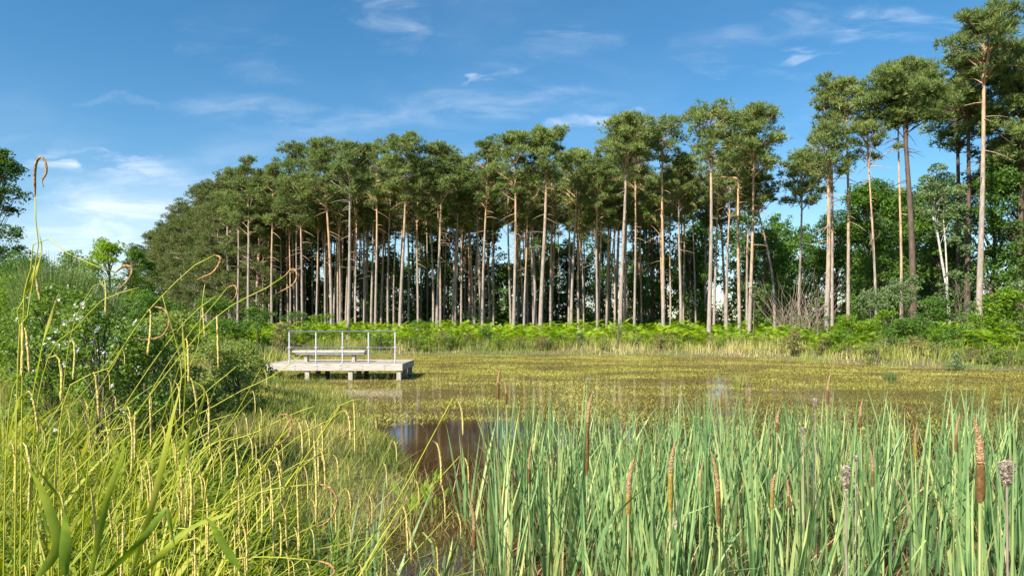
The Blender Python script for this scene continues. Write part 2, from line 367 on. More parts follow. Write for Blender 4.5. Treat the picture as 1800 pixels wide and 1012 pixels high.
# ------------------------------------------------------------------ terrain and pond
SHORE = np.array([(-.55, 2.6), (-.75, 4.2), (-1.1, 7), (-1.9, 10.5), (-2.9, 13.5), (-4.6, 16.5), (-6.6, 19.5), (-7.6, 22.5), (-8.6, 27), (-10.5, 33), (-13, 38), (-11.5, 41.5),
                  (-5, 42), (3, 41.3), (9, 40.3), (13, 38), (15, 34), (16.6, 30), (19.5, 27.6), (24, 26.5), (29, 21), (27, 12), (20, 4), (11, 1.6), (4, 1.0), (1.0, 1.3)])
def shore_dist(x, y):
    """signed distance to the pond edge: positive on land"""
    x = np.asarray(x, float); y = np.asarray(y, float); x = x + .5 * (vnoise(x, y, 2.3, 5) - .5) * np.clip(y / 10, .3, 2); y = y + .5 * (vnoise(x, y, 2.1, 6) - .5) * np.clip(y / 10, .3, 2)
    d = np.full(x.shape, 1e9); inside = np.zeros(x.shape, bool)
    n = len(SHORE)
    for i in range(n):
        ax, ay = SHORE[i]; bx, by = SHORE[(i + 1) % n]
        ex, ey = bx - ax, by - ay; t = np.clip(((x - ax) * ex + (y - ay) * ey) / (ex * ex + ey * ey), 0, 1)
        d = np.minimum(d, np.hypot(x - ax - t * ex, y - ay - t * ey))
        c = ((ay > y) != (by > y)) & (x < (bx - ax) * (y - ay) / (by - ay + 1e-12) + ax); inside ^= c
    return np.where(inside, -d, d)
def ground(x, y):
    d = shore_dist(x, y)
    land = .95 * (1 - np.exp(-np.maximum(d, 0) / 5.0)) + .12 * (fbm(x, y, 3.0, 2) - .5) * np.clip(d, 0, 1)
    land = land + .010 * np.clip(y - 60, 0, 200)
    return np.where(d > 0, land, -.45 * (1 - np.exp(np.minimum(d, 0) / 1.2)) - .02)
def gz(x, y): return float(ground(np.array([x]), np.array([y]))[0])

def axis(lo, hi, fine_lo, fine_hi, step, grow=1.16):
    a = list(np.arange(fine_lo, fine_hi + step, step)); s = step
    while a[-1] < hi: s *= grow; a.append(a[-1] + s)
    s = step
    while a[0] > lo: s *= grow; a.insert(0, a[0] - s)
    return np.array(a)
gx = axis(-900, 900, -24, 32, .4); gy = axis(-300, 1500, -2, 60, .4)
GX, GY = np.meshgrid(gx, gy); GZ = ground(GX, GY)
sp = Soup(); nx, ny = len(gx), len(gy)
ii = (np.arange(ny - 1)[:, None] * nx + np.arange(nx - 1)[None]).ravel()
sp.add(np.stack([GX, GY, GZ], -1).reshape(-1, 3), np.stack([ii, ii + 1, ii + nx + 1, ii + nx], 1), .5)
M_ground, t, b = mat_new('mossy_earth')
tc = t.nodes.new('ShaderNodeTexCoord')
n1 = t.nodes.new('ShaderNodeTexNoise'); n1.inputs['Scale'].default_value = .5; n1.inputs['Detail'].default_value = 8
n2 = t.nodes.new('ShaderNodeTexNoise'); n2.inputs['Scale'].default_value = 14; n2.inputs['Detail'].default_value = 6
t.links.new(tc.outputs['Object'], n1.inputs[0]); t.links.new(tc.outputs['Object'], n2.inputs[0])
c1 = ramp(t, n2.outputs[0], [(.3, (.05, .038, .02)), (.5, (.11, .085, .045)), (.7, (.20, .15, .08))])
c2 = ramp(t, n2.outputs[0], [(.3, (.04, .06, .015)), (.5, (.09, .12, .03)), (.7, (.16, .18, .06))])
f = ramp(t, n1.outputs[0], [(.42, (0, 0, 0)), (.58, (1, 1, 1))])
mx = t.nodes.new('ShaderNodeMixRGB'); t.links.new(f, mx.inputs[0]); t.links.new(c1, mx.inputs[1]); t.links.new(c2, mx.inputs[2]); t.links.new(mx.outputs[0], b.inputs['Base Color'])
b.inputs['Roughness'].default_value = .95
bp = t.nodes.new('ShaderNodeBump'); bp.inputs['Distance'].default_value = .05; t.links.new(n2.outputs[0], bp.inputs['Height']); t.links.new(bp.outputs[0], b.inputs['Normal'])
tag(link('ground', sp.mesh('ground', M_ground, True)), kind='structure')

# water: brown peaty pool, mirror of the wood
wp = Soup(); wx0, wx1, wy0, wy1 = -16, 32, .4, 45
wp.add([(wx0, wy0, 0), (wx1, wy0, 0), (wx1, wy1, 0), (wx0, wy1, 0)], [[0, 1, 2, 3]], .5)
M_water, t, b = mat_new('peaty_water')
tc = t.nodes.new('ShaderNodeTexCoord')
nz = t.nodes.new('ShaderNodeTexNoise'); nz.inputs['Scale'].default_value = .35; nz.inputs['Detail'].default_value = 6; t.links.new(tc.outputs['Object'], nz.inputs[0])
c = ramp(t, nz.outputs[0], [(.35, (.030, .016, .008)), (.55, (.055, .032, .012)), (.7, (.085, .065, .02))])
sw = t.nodes.new('ShaderNodeSeparateXYZ'); t.links.new(tc.outputs['Object'], sw.inputs[0]); mw = t.nodes.new('ShaderNodeMapRange'); t.links.new(sw.outputs[1], mw.inputs[0]); mw.inputs[1].default_value = 12.5; mw.inputs[2].default_value = 17
mxw = t.nodes.new('ShaderNodeMixRGB'); t.links.new(mw.outputs[0], mxw.inputs[0]); t.links.new(c, mxw.inputs[1]); mxw.inputs[2].default_value = (.15, .125, .035, 1); c = mxw.outputs[0]      # weed close under the surface of the shallow part
t.links.new(c, b.inputs['Base Color']); b.inputs['Roughness'].default_value = .06; b.inputs['IOR'].default_value = 1.33; b.inputs['Specular IOR Level'].default_value = .5
w = t.nodes.new('ShaderNodeTexNoise'); w.inputs['Scale'].default_value = 5; w.inputs['Detail'].default_value = 4
mp = t.nodes.new('ShaderNodeMapping'); mp.inputs['Scale'].default_value = (.7, 1.6, 1); t.links.new(tc.outputs['Object'], mp.inputs[0]); t.links.new(mp.outputs[0], w.inputs[0])
bp = t.nodes.new('ShaderNodeBump'); bp.inputs['Strength'].default_value = .12; bp.inputs['Distance'].default_value = .01; t.links.new(w.outputs[0], bp.inputs['Height']); t.links.new(bp.outputs[0], b.inputs['Normal'])
tag(link('water', wp.mesh('water', M_water)), kind='structure')

# ------------------------------------------------------------------ scatter helper
def scatter(n, x0, x1, y0, y1, frame=None):
    """uniform points, kept inside the wedge the camera could plausibly see"""
    x = rng.uniform(x0, x1, n); y = rng.uniform(y0, y1, n)
    k = np.abs(x) < (.82 * y + 1.2) if frame is None else np.ones(n, bool)
    return x[k], y[k]

# ------------------------------------------------------------------ pond weed (uncountable mat of short leaves on the water)
x, y = scatter(950000, -14, 27, 7, 42)
d = shore_dist(x, y)
den = fbm(x, y * 1.6, 3.2, 11) * .75 + .25 * vnoise(x, y * 2, .8, 14)
thr = .45 - .30 * sstep(10.5, 13.5, y) + .18 * sstep(34, 41, y) + .12 * sstep(14, 20, x + 0 * y)
# dark open stretches the photo shows
thr = thr + .16 * np.exp(-(((x - 1.6) / 4.0) ** 2 + ((y - 18.2) / 1.2) ** 2)) + .6 * np.exp(-(((x + 1.1) / 1.9) ** 2 + ((y - 10.4) / 3.2) ** 2)) + .05 * sstep(14, 18, y) + .2 * np.exp(-(((x - 4) / 4) ** 2 + ((y - 27.5) / 1.3) ** 2))
thr = thr - .2 * sstep(0, 2, x) * sstep(7.5, 9.5, y)
thr = thr - .4 * sstep(-2.2, -4.5, x + 0 * y) * sstep(24, 19, y)
keep = (d < .1) & (den > thr + rng.normal(0, .05, len(x))) & (rng.random(len(x)) < np.clip(25 / y, .35, 1))
x, y = x[keep], y[keep]; n = len(x)
tone = np.clip(.55 * fbm(x, y * 1.8, 2.4, 21) + .25 * rng.random(n) + .2 * vnoise(x, y * 2, .9, 24), 0, 1); tone = np.clip((tone - .5) * 2.4 + .47 - .28 * sstep(6, 12, x) * sstep(22, 15, y) - .2 * sstep(.5, .7, fbm(x, y * 2, 5, 71)), 0, 1)
sp = Soup()
blades(sp, np.stack([x, y, np.full(n, -.01)], 1), rng.uniform(.03, .09, n) * np.clip(y / 18, .7, 1.15) * (1 + .9 * sstep(19, 13, y)), (1 + .5 * sstep(19, 13, y)) * rng.uniform(.007, .016, n) * np.clip(y / 14, .8, 1.9), rng.uniform(0, 6.28, n), rng.uniform(.8, 1.5, n), rng.uniform(.0, .5, n), seg=2, twist=.6, tint=tone)
tag(link('pond_weed', sp.mesh('pond_weed', M_weed)), 'low olive and brown water weed matted over the pond surface', 'pond weed', kind='stuff')

# ------------------------------------------------------------------ far-bank grass fringe and bracken
sp = Soup()
x, y = scatter(90000, -16, 34, 22, 56)
d = shore_dist(x, y)
pale = sstep(0, 3, x) * sstep(22, 12, x) + .25
keep = (d > -.6) & (d < 7) & (rng.random(len(x)) < np.where(d < 4.2, 1, .35)) & (x > -13 + 0 * y)
x, y, d, pale = x[keep], y[keep], d[keep], pale[keep]; n = len(x)
hgt = (.22 + .55 * sstep(-.4, 1.8, d)) * rng.uniform(.5, 1.3, n) * (.35 + 1.15 * fbm(x, y, 1.7, 31))
tone = np.clip(1.1 * (fbm(x, y, 1.8, 33) - .5) + .33 + .4 * (rng.random(n) - .5) + .22 * pale, 0, 1)
blades(sp, np.stack([x, y, ground(x, y)], 1), hgt, rng.uniform(.018, .035, n), rng.uniform(0, 6.28, n), rng.uniform(0, .35, n), rng.uniform(0, .8, n), seg=2, twist=.8, tint=tone)
tag(link('shore_grass', sp.mesh('shore_grass', M_fringe)), 'pale yellow green grass and reeds fringing the far bank of the pond', 'grass', kind='stuff')

def fronds(sp, x, y, size, tone):
    """bracken: arching midrib with tapering pairs of side leaflets"""
    n = len(x); z = ground(x, y) + rng.uniform(.0, 1.0, n) * (.45 + 1.0 * vnoise(x, y, 1.6, 47))
    az = rng.uniform(0, 6.28, n); el = rng.uniform(.1, .9, n); k = 9
    a = np.stack([np.cos(az) * np.cos(el), np.sin(az) * np.cos(el), np.sin(el)], 1); side = np.stack([-np.sin(az), np.cos(az), np.zeros(n)], 1)
    for i in range(k):
        s = (i + .5) / k; ln = size * .42 * (1 - s) ** .8
        droop = np.array([0, 0, -1.])[None] * (s ** 2 * .35 * size)[:, None]
        c = np.stack([x, y, z], 1) + a * (s * size)[:, None] + droop
        for sg in (-1, 1):
            tip = c + side * (sg * ln)[:, None] + a * (ln * .25)[:, None] + np.array([0, 0, -1.]) * (ln * .18)[:, None]
            wv = a * (size * .045)[:, None]
            V = np.stack([c - wv, c + wv, tip], 1); o = np.arange(n)[:, None] * 3
            sp.add(V.reshape(-1, 3), o + np.array([[0, 1, 2]]), np.repeat(tone, 3))
sp = Soup()
x, y = scatter(70000, -24, 34, 30, 62)
d = shore_dist(x, y); keep = (d > 1.2 + 2.8 * vnoise(x, y, 3.5, 41)) & (d < 14) & (rng.random(len(x)) < np.where(d < 8, .85, .3)); keep &= ~((x < -9) & (d < 3.8))
x, y, d = x[keep], y[keep], d[keep]; n = len(x); print('bracken', n)
fronds(sp, x, y, rng.uniform(.35, .72, n) * (.6 + .8 * fbm(x, y, 1.6, 43)), np.clip(.5 * fbm(x, y, 2.5, 45) + .5 * rng.random(n) + .05, 0, 1))
tag(link('bracken', sp.mesh('bracken', M_bracken)), 'bright green bracken fronds along the foot of the pine stand', 'bracken', kind='stuff')

# forest floor cover further in: low ferns and seedlings, sparse
sp = Soup()
x, y = scatter(9000, -70, 34, 52, 120); d = shore_dist(x, y); keep = d > 9; x, y = x[keep], y[keep]; n = len(x)
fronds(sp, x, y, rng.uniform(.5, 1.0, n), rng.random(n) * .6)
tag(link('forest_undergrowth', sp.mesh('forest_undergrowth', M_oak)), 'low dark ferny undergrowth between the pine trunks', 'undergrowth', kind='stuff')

# ------------------------------------------------------------------ pines
def pad_points(c, rx, rz, n):
    """points in an upward-heavy ellipsoid shell, with outward directions"""
    d = rdir(n); d[:, 2] = np.where(rng.random(n) < .7, np.abs(d[:, 2]), d[:, 2]); r = rng.uniform(.35, 1, n) ** .5
    p = c + d * np.stack([r * rx, r * rx, r * rz], 1)
    return p, norm(d * np.array([1, 1, .8]) + np.array([0, 0, .55]))

def make_pine(H, r0, cb, Rm, leanx=0, leany=0, seed=0, pads=34, fork=False, flat=.45, dens=1.0, low=.55, stubs=8, sway=.25, pad=(.23, .38), straggle=0):
    """returns (wood soup, foliage soup); cb = crown base as fraction of height"""
    global rng
    old = rng; rng = np.random.default_rng(seed + 100)
    wood, fol = Soup(), Soup()
    ph = rng.uniform(0, 6.28, 4)
    def centre(t, br=0):
        o = br * np.clip((t - cb + .10), 0, 1) * 1.6
        return np.array([leanx * t ** 1.3 + sway * (math.sin(t * 5 + ph[0]) - math.sin(ph[0])) * t + o, leany * t + sway * (math.sin(t * 4.2 + ph[1]) - math.sin(ph[1])) * t, t * H])
    def rad(t): return r0 * (1.0 - .72 * t) * (1 + .35 * math.exp(-t * 45)) * (1 if t < .9 else max(.35, (1 - t) * 10))
    ts = np.linspace(0, .96, 22)
    tube(wood, [centre(t) + (np.array([0, 0, -.3]) if t == 0 else 0) for t in ts], [rad(t) for t in ts], 9)
    if fork:
        tf = np.linspace(cb - .08, .93, 10)
        tube(wood, [centre(t, fork) for t in tf], [rad(t) * .72 for t in tf], 7)
    for i in range(stubs):       # dead snags under the crown
        t = rng.uniform(cb * .55, cb + .05); a = rng.uniform(0, 6.28); ln = rng.uniform(.3, 1.5); c = centre(t)
        s = np.linspace(0, 1, 4)[:, None]; dv = np.array([math.cos(a), math.sin(a), rng.uniform(-.35, .25)])
        tube(wood, c + dv * s * ln + np.array([0, 0, -.25]) * s ** 2 * ln, [.028, .02, .014, .006], 4, cap=False)
    ga = rng.uniform(0, 6.28)
    for i in range(pads):
        q = (i + .5) / pads; q = np.clip(q + rng.normal(0, .05), 0, 1) ** .85
        if q > .42: prof = max(.10, 1 - ((q - .42) / .60) ** 1.7 * (1 - flat * .35)) ** .62
        else: prof = low + (1 - low) * (q / .42)
        ga += 2.4 + rng.normal(0, .3)
        rr = Rm * prof * rng.uniform(.25, .98) * (1 + (straggle * rng.random() if q < .5 else 0)); th = cb + (1 - cb) * q * .97
        c0 = centre(min(th, .96), fork if (fork and rng.random() < .5) else 0)
        tb = max(cb * .8, th - rng.uniform(.02, .075) * (.4 + rr / Rm)); cbp = centre(tb)
        c = c0 + np.array([math.cos(ga) * rr, math.sin(ga) * rr, rng.normal(0, .25)])
        prx = Rm * rng.uniform(*pad) * rng.choice([.65, 1, 1.15]) * (.75 + .35 * prof); prz = prx * rng.uniform(.40, .62)
        s = np.linspace(0, 1, 6)[:, None]; mid = (cbp + c) / 2 + np.array([0, 0, .12 * rr]) + rng.normal(0, .12, 3)
        curve = (1 - s) ** 2 * cbp + 2 * s * (1 - s) * mid + s ** 2 * (c - np.array([0, 0, prz * .3]))
        br = .018 + .016 * rr
        tube(wood, curve, np.linspace(br, .012, 6), 5, cap=False)
        for k in range(3):       # twigs inside the pad
            e = c + rdir(1)[0] * np.array([prx, prx, prz]) * .75; st = curve[3 + rng.integers(0, 2)]
            tube(wood, [st, (st + e) / 2 + np.array([0, 0, .06]), e], [.018, .013, .006], 3, cap=False)
        nn = int(150 * dens * (prx / .8) ** 1.7)
        sub = rdir(7) * np.array([prx, prx, prz]) * .62
        for sb in sub:
            p, dd = pad_points(c + sb, prx * .48, prz * .62, max(6, nn // 7))
            needles(fol, p, dd, rng.uniform(.18, .34, len(p)), k=5, wid=.17, tint=np.clip(rng.normal(.5, .2, len(p)) + rng.normal(0, .14), 0, 1))
    rng = old
    return wood, fol

def plant_tree(name, wood, fol, wmat, fmat, loc, label, cat, group=None, rz=0, woodname='trunk', folname='crown'):
    e = empty(name, loc, label, cat, group); e.rotation_euler = (0, 0, rz)
    link(woodname, wood.mesh(name + '_' + woodname, wmat, True), e)
    link(folname, fol.mesh(name + '_' + folname, fmat), e)
    return e

G_FRONT = 'pines along the front edge of the stand'
# px of base, distance, px row of top, row of crown base, crown half width m, lean of top px, radius, options, label
FRONT = [
 (418, 63, 292, 385, 2.2, 4, .17, {}, 'pine with thin orange trunk at the left end of the trunk row'),
 (437, 61, 266, 380, 2.3, -6, .19, {}, 'pine second from the left end of the trunk row, taller than the first'),
 (478, 60, 275, 375, 2.2, -4, .16, {}, 'narrow pine between the left end of the trunk row and the first tall crown'),
 (532, 58, 238, 372, 2.6, -10, .15, {}, 'pine with pale straight trunk left of the platform railing, tall dense crown'),
 (583, 55, 231, 345, 2.6, -14, .18, {'pads': 40}, 'tall pine rising above the left half of the railing with dense rounded crown'),
 (612, 47, 240, 318, 2.2, 14, .17, {'fork': .9}, 'fork topped pine whose pale trunk comes down just behind the platform railing'),
 (660, 55, 232, 340, 2.4, 4, .15, {}, 'pine with grey trunk rising over the right half of the railing'),
 (703, 53, 229, 330, 2.7, 14, .19, {'pads': 42}, 'pine just right of the railing with broad dark tufted crown'),
 (768, 54, 240, 335, 2.4, 10, .17, {}, 'pine with slightly leaning pale trunk, third broad crown right of the platform'),
 (800, 57, 262, 350, 2.0, 4, .13, {}, 'slim pine with lower crown tucked between two broad crowns right of the platform'),
 (848, 54, 230, 335, 2.3, 8, .15, {}, 'pine with narrow pointed crown left of the middle of the photo'),
 (903, 51, 222, 318, 2.4, 6, .17, {}, 'pine with pale grey trunk exactly at the middle of the photo'),
 (950, 51, 214, 300, 2.3, 14, .22, {'dens': 1.25}, 'thick trunked pine near the middle with compact bright green crown'),
 (1004, 55, 250, 318, 2.5, 12, .16, {'dens': .8}, 'pine with thinner lower crown beneath the brightest wisp of cloud'),
 (1050, 54, 262, 350, 2.0, 2, .13, {}, 'slim pine right of the brightest cloud wisp, crown lower than its neighbours'),
 (1090, 49, 194, 275, 2.7, 10, .21, {'fork': .7, 'pads': 40}, 'stout orange pine with twin stems under a tall crown, right of the cloud wisp'),
 (1115, 55, 215, 300, 2.2, 8, .14, {}, 'pine with thin trunk close behind the stout twin stemmed one'),
 (1166, 50, 196, 260, 2.2, 4, .17, {'dens': .7, 'flat': .9, 'pads': 24}, 'pine with open flat topped crown and grey dead snags'),
 (1197, 51, 262, 330, 1.8, 2, .15, {}, 'shorter pine between the open flat topped crown and the tall sparse crowned pine'),
 (1246, 42, 168, 250, 2.3, 10, .18, {'dens': .8, 'pads': 24, 'flat': .9, 'fork': .8, 'stubs': 4}, 'nearest pine of the middle bank, its clean trunk reaching lowest to the grass'),
 (1300, 48, 215, 300, 2.0, 2, .17, {'dens': .8}, 'pine with vivid orange trunk between two taller crowns'),
 (1317, 45, 170, 275, 2.5, 14, .16, {'dens': .85, 'pads': 34}, 'tall pine with grey leaning trunk at the right end of the dense stand'),
 (1362, 49, 282, 345, 2.0, -14, .14, {'dens': .8, 'sway': .5}, 'short pine with curved trunk right of the tallest crown of the dense stand'),
 (1404, 48, 258, 335, 2.2, 2, .14, {'dens': .8}, 'low pine in the dip between the dense stand and the open group'),
 (1452, 41, 205, 300, 2.4, 10, .21, {'fork': .8, 'dens': .7, 'pads': 26}, 'pine with double trunk joined low, left in the open group'),
 (1463, 43.5, 132, 195, 1.7, -14, .13, {'dens': .75, 'pads': 20, 'flat': .9}, 'thin pine with small flat crown at the left of the open group'),
 (1491, 42, 130, 200, 2.1, -6, .15, {'dens': .75, 'pads': 24, 'straggle': .6}, 'straight orange pine with airy crown touching its left neighbour'),
 (1541, 41, 188, 255, 1.7, -16, .11, {'dens': .6, 'pads': 20, 'straggle': 1.0}, 'very slender pine with ragged drooping branches before the broad domed one'),
 (1584, 41, 125, 190, 1.6, -2, .12, {'dens': .8, 'pads': 20}, 'slim orange trunked pine standing just left of the dark domed one'),
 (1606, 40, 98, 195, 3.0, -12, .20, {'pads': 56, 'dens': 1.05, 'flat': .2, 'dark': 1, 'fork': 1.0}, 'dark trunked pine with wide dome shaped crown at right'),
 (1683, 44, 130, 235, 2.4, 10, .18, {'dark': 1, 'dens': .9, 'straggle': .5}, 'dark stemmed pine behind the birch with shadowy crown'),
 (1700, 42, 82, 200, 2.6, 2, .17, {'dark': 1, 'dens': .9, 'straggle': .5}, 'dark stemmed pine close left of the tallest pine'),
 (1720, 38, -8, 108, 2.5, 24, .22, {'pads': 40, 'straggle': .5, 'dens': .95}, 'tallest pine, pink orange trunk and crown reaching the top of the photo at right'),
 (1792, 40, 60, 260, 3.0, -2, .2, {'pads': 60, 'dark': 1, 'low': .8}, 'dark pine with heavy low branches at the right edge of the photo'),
]
front_trees = []
for i, (px, Y, yt, ycb, Rm, ldx, r0, op, label) in enumerate(FRONT):
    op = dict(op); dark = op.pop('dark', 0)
    X = X_at(px, Y); z0 = gz(X, Y); H = Z_at(yt, Y) - z0 - .35; cbz = Z_at(ycb + 20, Y) - z0
    op['pads'] = int(op.get('pads', 34) * 1.55); op.setdefault('low', .55); op.setdefault('stubs', 13); op.setdefault('straggle', .35); op.setdefault('sway', .13); op.setdefault('flat', .1)
    w_, f_ = make_pine(H, r0 * (1.1 if dark else .82), cbz / H, Rm * .76, leanx=ldx * .8 / FPX * Y, leany=random.uniform(-.3, .3), seed=i * 3 + 1, **op)
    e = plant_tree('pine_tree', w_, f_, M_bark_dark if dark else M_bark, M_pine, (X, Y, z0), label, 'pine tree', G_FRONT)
    front_trees.append(e)

# interior of the stand: copies of eight of them
G_IN = 'pines filling the stand behind its front edge'
protos = []
for k in range(9):
    w_, f_ = make_pine(17.0, random.uniform(.10, .145), .67, random.uniform(1.5, 1.9), leanx=random.uniform(-.4, .4), leany=random.uniform(-.6, .6), seed=500 + k, pads=36, dens=.8, fork=(.8 if k % 3 == 0 else False), sway=.15)
    protos.append((w_.mesh('inner_pine_wood', M_bark, True), f_.mesh('inner_pine_foliage', M_pine if k % 2 else M_pine_grey)))
def edge_line(x):   # front edge of the stand
    return np.interp(x, [-62, -33, -24, -19, -9, 9, 19, 24, 30], [118, 76, 64, 60, 57, 53.5, 50, 48, 48])
placed = [(e.location.x, e.location.y) for e in front_trees]
cnt = 0; tries = 0
while cnt < 250 and tries < 20000:
    tries += 1
    X = random.uniform(-40, 18.5); Y = edge_line(X) + .6 + 26 * random.random() ** 1.4
    if abs(X) > .78 * Y: continue
    if min((X - a) ** 2 + (Y - b_) ** 2 for a, b_ in placed) < 1.3 ** 2: continue
    placed.append((X, Y)); k = random.randrange(9); hs_ = random.uniform(.88, 1.06) * (1.0 if Y < 75 else 1.02)
    px = CX + X / Y * FPX
    top = np.interp(px, [230, 430, 600, 1000, 1200, 1330, 1420], [425, 292, 262, 262, 245, 235, 290])      # skyline of the back trees
    H = min(17.0 * hs_, (Z_at(top, Y) - gz(X, Y)) * random.uniform(.82, .97)); s = H / 17.4
    e = empty('pine_tree', (X, Y, gz(X, Y)), 'slender pine with bare trunk standing inside the dense stand behind the front row', 'pine tree', G_IN)
    e.rotation_euler = (0, 0, random.uniform(0, 6.28)); e.scale = (random.uniform(.8, 1.05), random.uniform(.8, 1.05), s)
    link('trunk', protos[k][0], e); link('crown', protos[k][1], e); cnt += 1
print('interior pines', cnt)

# pines with foliage almost to the ground where the stand runs away to the left
G_EDGE = 'pines branched to the ground where the stand recedes at left'
eprot = []
for k in range(4):
    w_, f_ = make_pine(17.0, .2, .12, 2.5, seed=700 + k, pads=95, dens=.75, low=.8, flat=.0, stubs=0, pad=(.26, .42))
    eprot.append((w_.mesh('edge_pine_wood', M_bark, True), f_.mesh('edge_pine_foliage', M_pine_grey)))
EDGE = [(240, 122, 425), (262, 114, 402), (283, 104, 382), (302, 96, 362), (322, 88, 345), (343, 81, 318), (364, 75, 308), (384, 70, 300), (405, 67, 292), (452, 64, 292), (316, 106, 372), (350, 92, 340), (380, 84, 325), (270, 128, 405), (415, 74, 300)]
names = ['farthest', 'second farthest', 'third farthest', 'fourth farthest', 'middle', 'fourth nearest', 'third nearest', 'second nearest', 'nearest']
for i, (px, Y, yt) in enumerate(EDGE):
    X = X_at(px, Y); z0 = gz(X, Y); s = (Z_at(yt, Y) - z0) / 17.4
    lab = (names[i] + ' pine in the sloping line of bushy pines receding to the left') if i < 9 else 'bushy pine behind the line of pines receding to the left'
    if i == 9: lab = 'bushy pine among the first bare trunks at the left of the stand'
    e = empty('pine_tree', (X, Y, z0), lab, 'pine tree', G_EDGE); e.rotation_euler = (0, 0, i * 1.7); e.scale = (1, 1, s)
    link('trunk', eprot[i % 4][0], e); link('crown', eprot[i % 4][1], e)

# ------------------------------------------------------------------ broadleaf trees and shrubs
def make_broad(H, Rm, cb=.2, seed=0, pads=46, leaf=.2, dens=1.0, r0=.16, flat=.6, stems=1, needle=False, pad=(.26, .42), lump=.0):
    global rng
    old = rng; rng = np.random.default_rng(seed + 900)
    wood, fol = Soup(), Soup()
    ph = rng.uniform(0, 6.28, 2)
    def centre(t): return np.array([.25 * math.sin(t * 4 + ph[0]) * t * Rm / 3, .25 * math.sin(t * 3.4 + ph[1]) * t * Rm / 3, t * H])
    for sdx in range(stems):
        a = rng.uniform(0, 6.28); sprd = 0 if stems == 1 else Rm * rng.uniform(.2, .5)
        ts = np.linspace(0, .85, 9)
        tube(wood, [centre(t) + np.array([math.cos(a), math.sin(a), 0]) * sprd * t - np.array([0, 0, .15 if t == 0 else 0]) for t in ts], [r0 * (1 - .8 * t) for t in ts], 7)
    for i in range(pads):
        q = rng.random() if i > pads * .15 else rng.uniform(.75, 1)
        prof = math.sqrt(max(.05, 1 - (2 * q - .9) ** 2 * .8)) if q > .45 else .75 + .25 * q / .45
        a = rng.uniform(0, 6.28); rr = Rm * prof * rng.uniform(.15, 1) ** .6 * .82
        prx = Rm * rng.uniform(*pad); prz = prx * rng.uniform(.6, .9)
        zc = H * (cb + (1 - cb) * q) - prz * .7
        c = centre(zc / H) + np.array([math.cos(a) * rr, math.sin(a) * rr, 0]); c[2] = max(zc, prz * .35)
        b0 = centre(max(.05, zc / H - .22)); s = np.linspace(0, 1, 5)[:, None]
        tube(wood, b0 * (1 - s) + c * s + np.array([0, 0, .08 * rr]) * np.sin(s * 3.14), np.linspace(r0 * .3, .008, 5), 4, cap=False)
        nn = int(10.0 * dens * (prx / leaf) ** 2)
        sub = rdir(6) * np.array([prx, prx, prz]) * .6; tn = rng.normal(0, .12)
        for sb in sub:
            p, dd = pad_points(c + sb, prx * .5, prz * .55, max(5, nn // 6)); p[:, 2] = np.maximum(p[:, 2], .02)
            if needle: needles(fol, p, dd, leaf * rng.uniform(.8, 1.3, len(p)), k=4, wid=.22, tint=np.clip(rng.normal(.5, .2, len(p)) + tn, 0, 1))
            else: leaves(fol, p, leaf * rng.uniform(.6, 1.25, len(p)), tint=np.clip(rng.normal(.5, .2, len(p)) + tn, 0, 1))
    rng = old
    return wood, fol
def broad(px, Y, yt, Rm, label, cat, fm, cb=.2, name='broadleaf_tree', bark=None, group=None, woodname='trunk', folname='crown', **k):
    X = X_at(px, Y); z0 = gz(X, Y); z0 = max(z0, -.05); H = Z_at(yt, Y) - z0
    w_, f_ = make_broad(H, Rm, cb, **k)
    return plant_tree(name, w_, f_, bark or M_bark_broad, fm, (X, Y, z0), label, cat, group, woodname=woodname, folname=folname)
GB = 'broadleaf trees behind the open pine group'
broad(-12, 48, 255, 2.6, 'dark leafy tree cut by the left edge of the photo', 'tree', M_oak, .1, seed=1, pads=70, leaf=.2, dens=1.1)
broad(192, 62, 416, 2.8, 'bright green round tree in front of the far end of the receding pines', 'tree', M_bright, .1, seed=2, pads=40, leaf=.22)
broad(232, 66, 438, 2.6, 'mid green tree tucked under the foot of the receding pines', 'tree', M_green, .05, seed=3, pads=36, leaf=.22)
broad(140, 70, 440, 3.0, 'low bushy tree at the lowest point of the skyline left', 'tree', M_green, .05, seed=4, pads=36, leaf=.24)
broad(60, 66, 452, 4.0, 'low wide tree beside the dark tree at the left edge', 'tree', M_oak, .05, seed=5, pads=44, leaf=.24)
broad(1530, 52, 318, 3.4, 'leafy tree between the thin orange trunks right of the double trunk', 'tree', M_green, .08, seed=6, pads=64, leaf=.2, group=GB)
broad(1588, 55, 325, 3.2, 'leafy tree directly behind the dark domed pine', 'tree', M_oak, .08, seed=7, pads=60, leaf=.2, group=GB)
broad(1650, 50, 312, 3.2, 'leafy tree behind the white birch', 'tree', M_green, .08, seed=8, pads=60, leaf=.2, group=GB)
broad(1470, 54, 372, 3.2, 'dark tree filling the space behind the double trunked pine', 'tree', M_oak, .08, seed=9, pads=56, leaf=.2, group=GB)
broad(1560, 46, 440, 2.6, 'low rounded dark tree below the leafy trees, left of the birch', 'tree', M_oak, .02, seed=10, pads=44, leaf=.17, group=GB)
broad(1655, 46, 420, 2.4, 'low dark tree under the birch', 'tree', M_oak, .02, seed=11, pads=44, leaf=.17, group=GB)
broad(1745, 44, 250, 3.0, 'tall shadowy tree behind the tallest pine trunk', 'tree', M_oak, .05, seed=12, pads=80, leaf=.18, group=GB)
broad(1800, 41, 250, 3.2, 'tall dark leafy tree at the right edge of the photo', 'tree', M_oak, .03, seed=13, pads=80, leaf=.18, group=GB)
broad(1870, 42, 60, 4.2, 'very tall dark tree mostly beyond the right edge', 'tree', M_oak, .05, seed=14, pads=110, leaf=.22, group=GB)
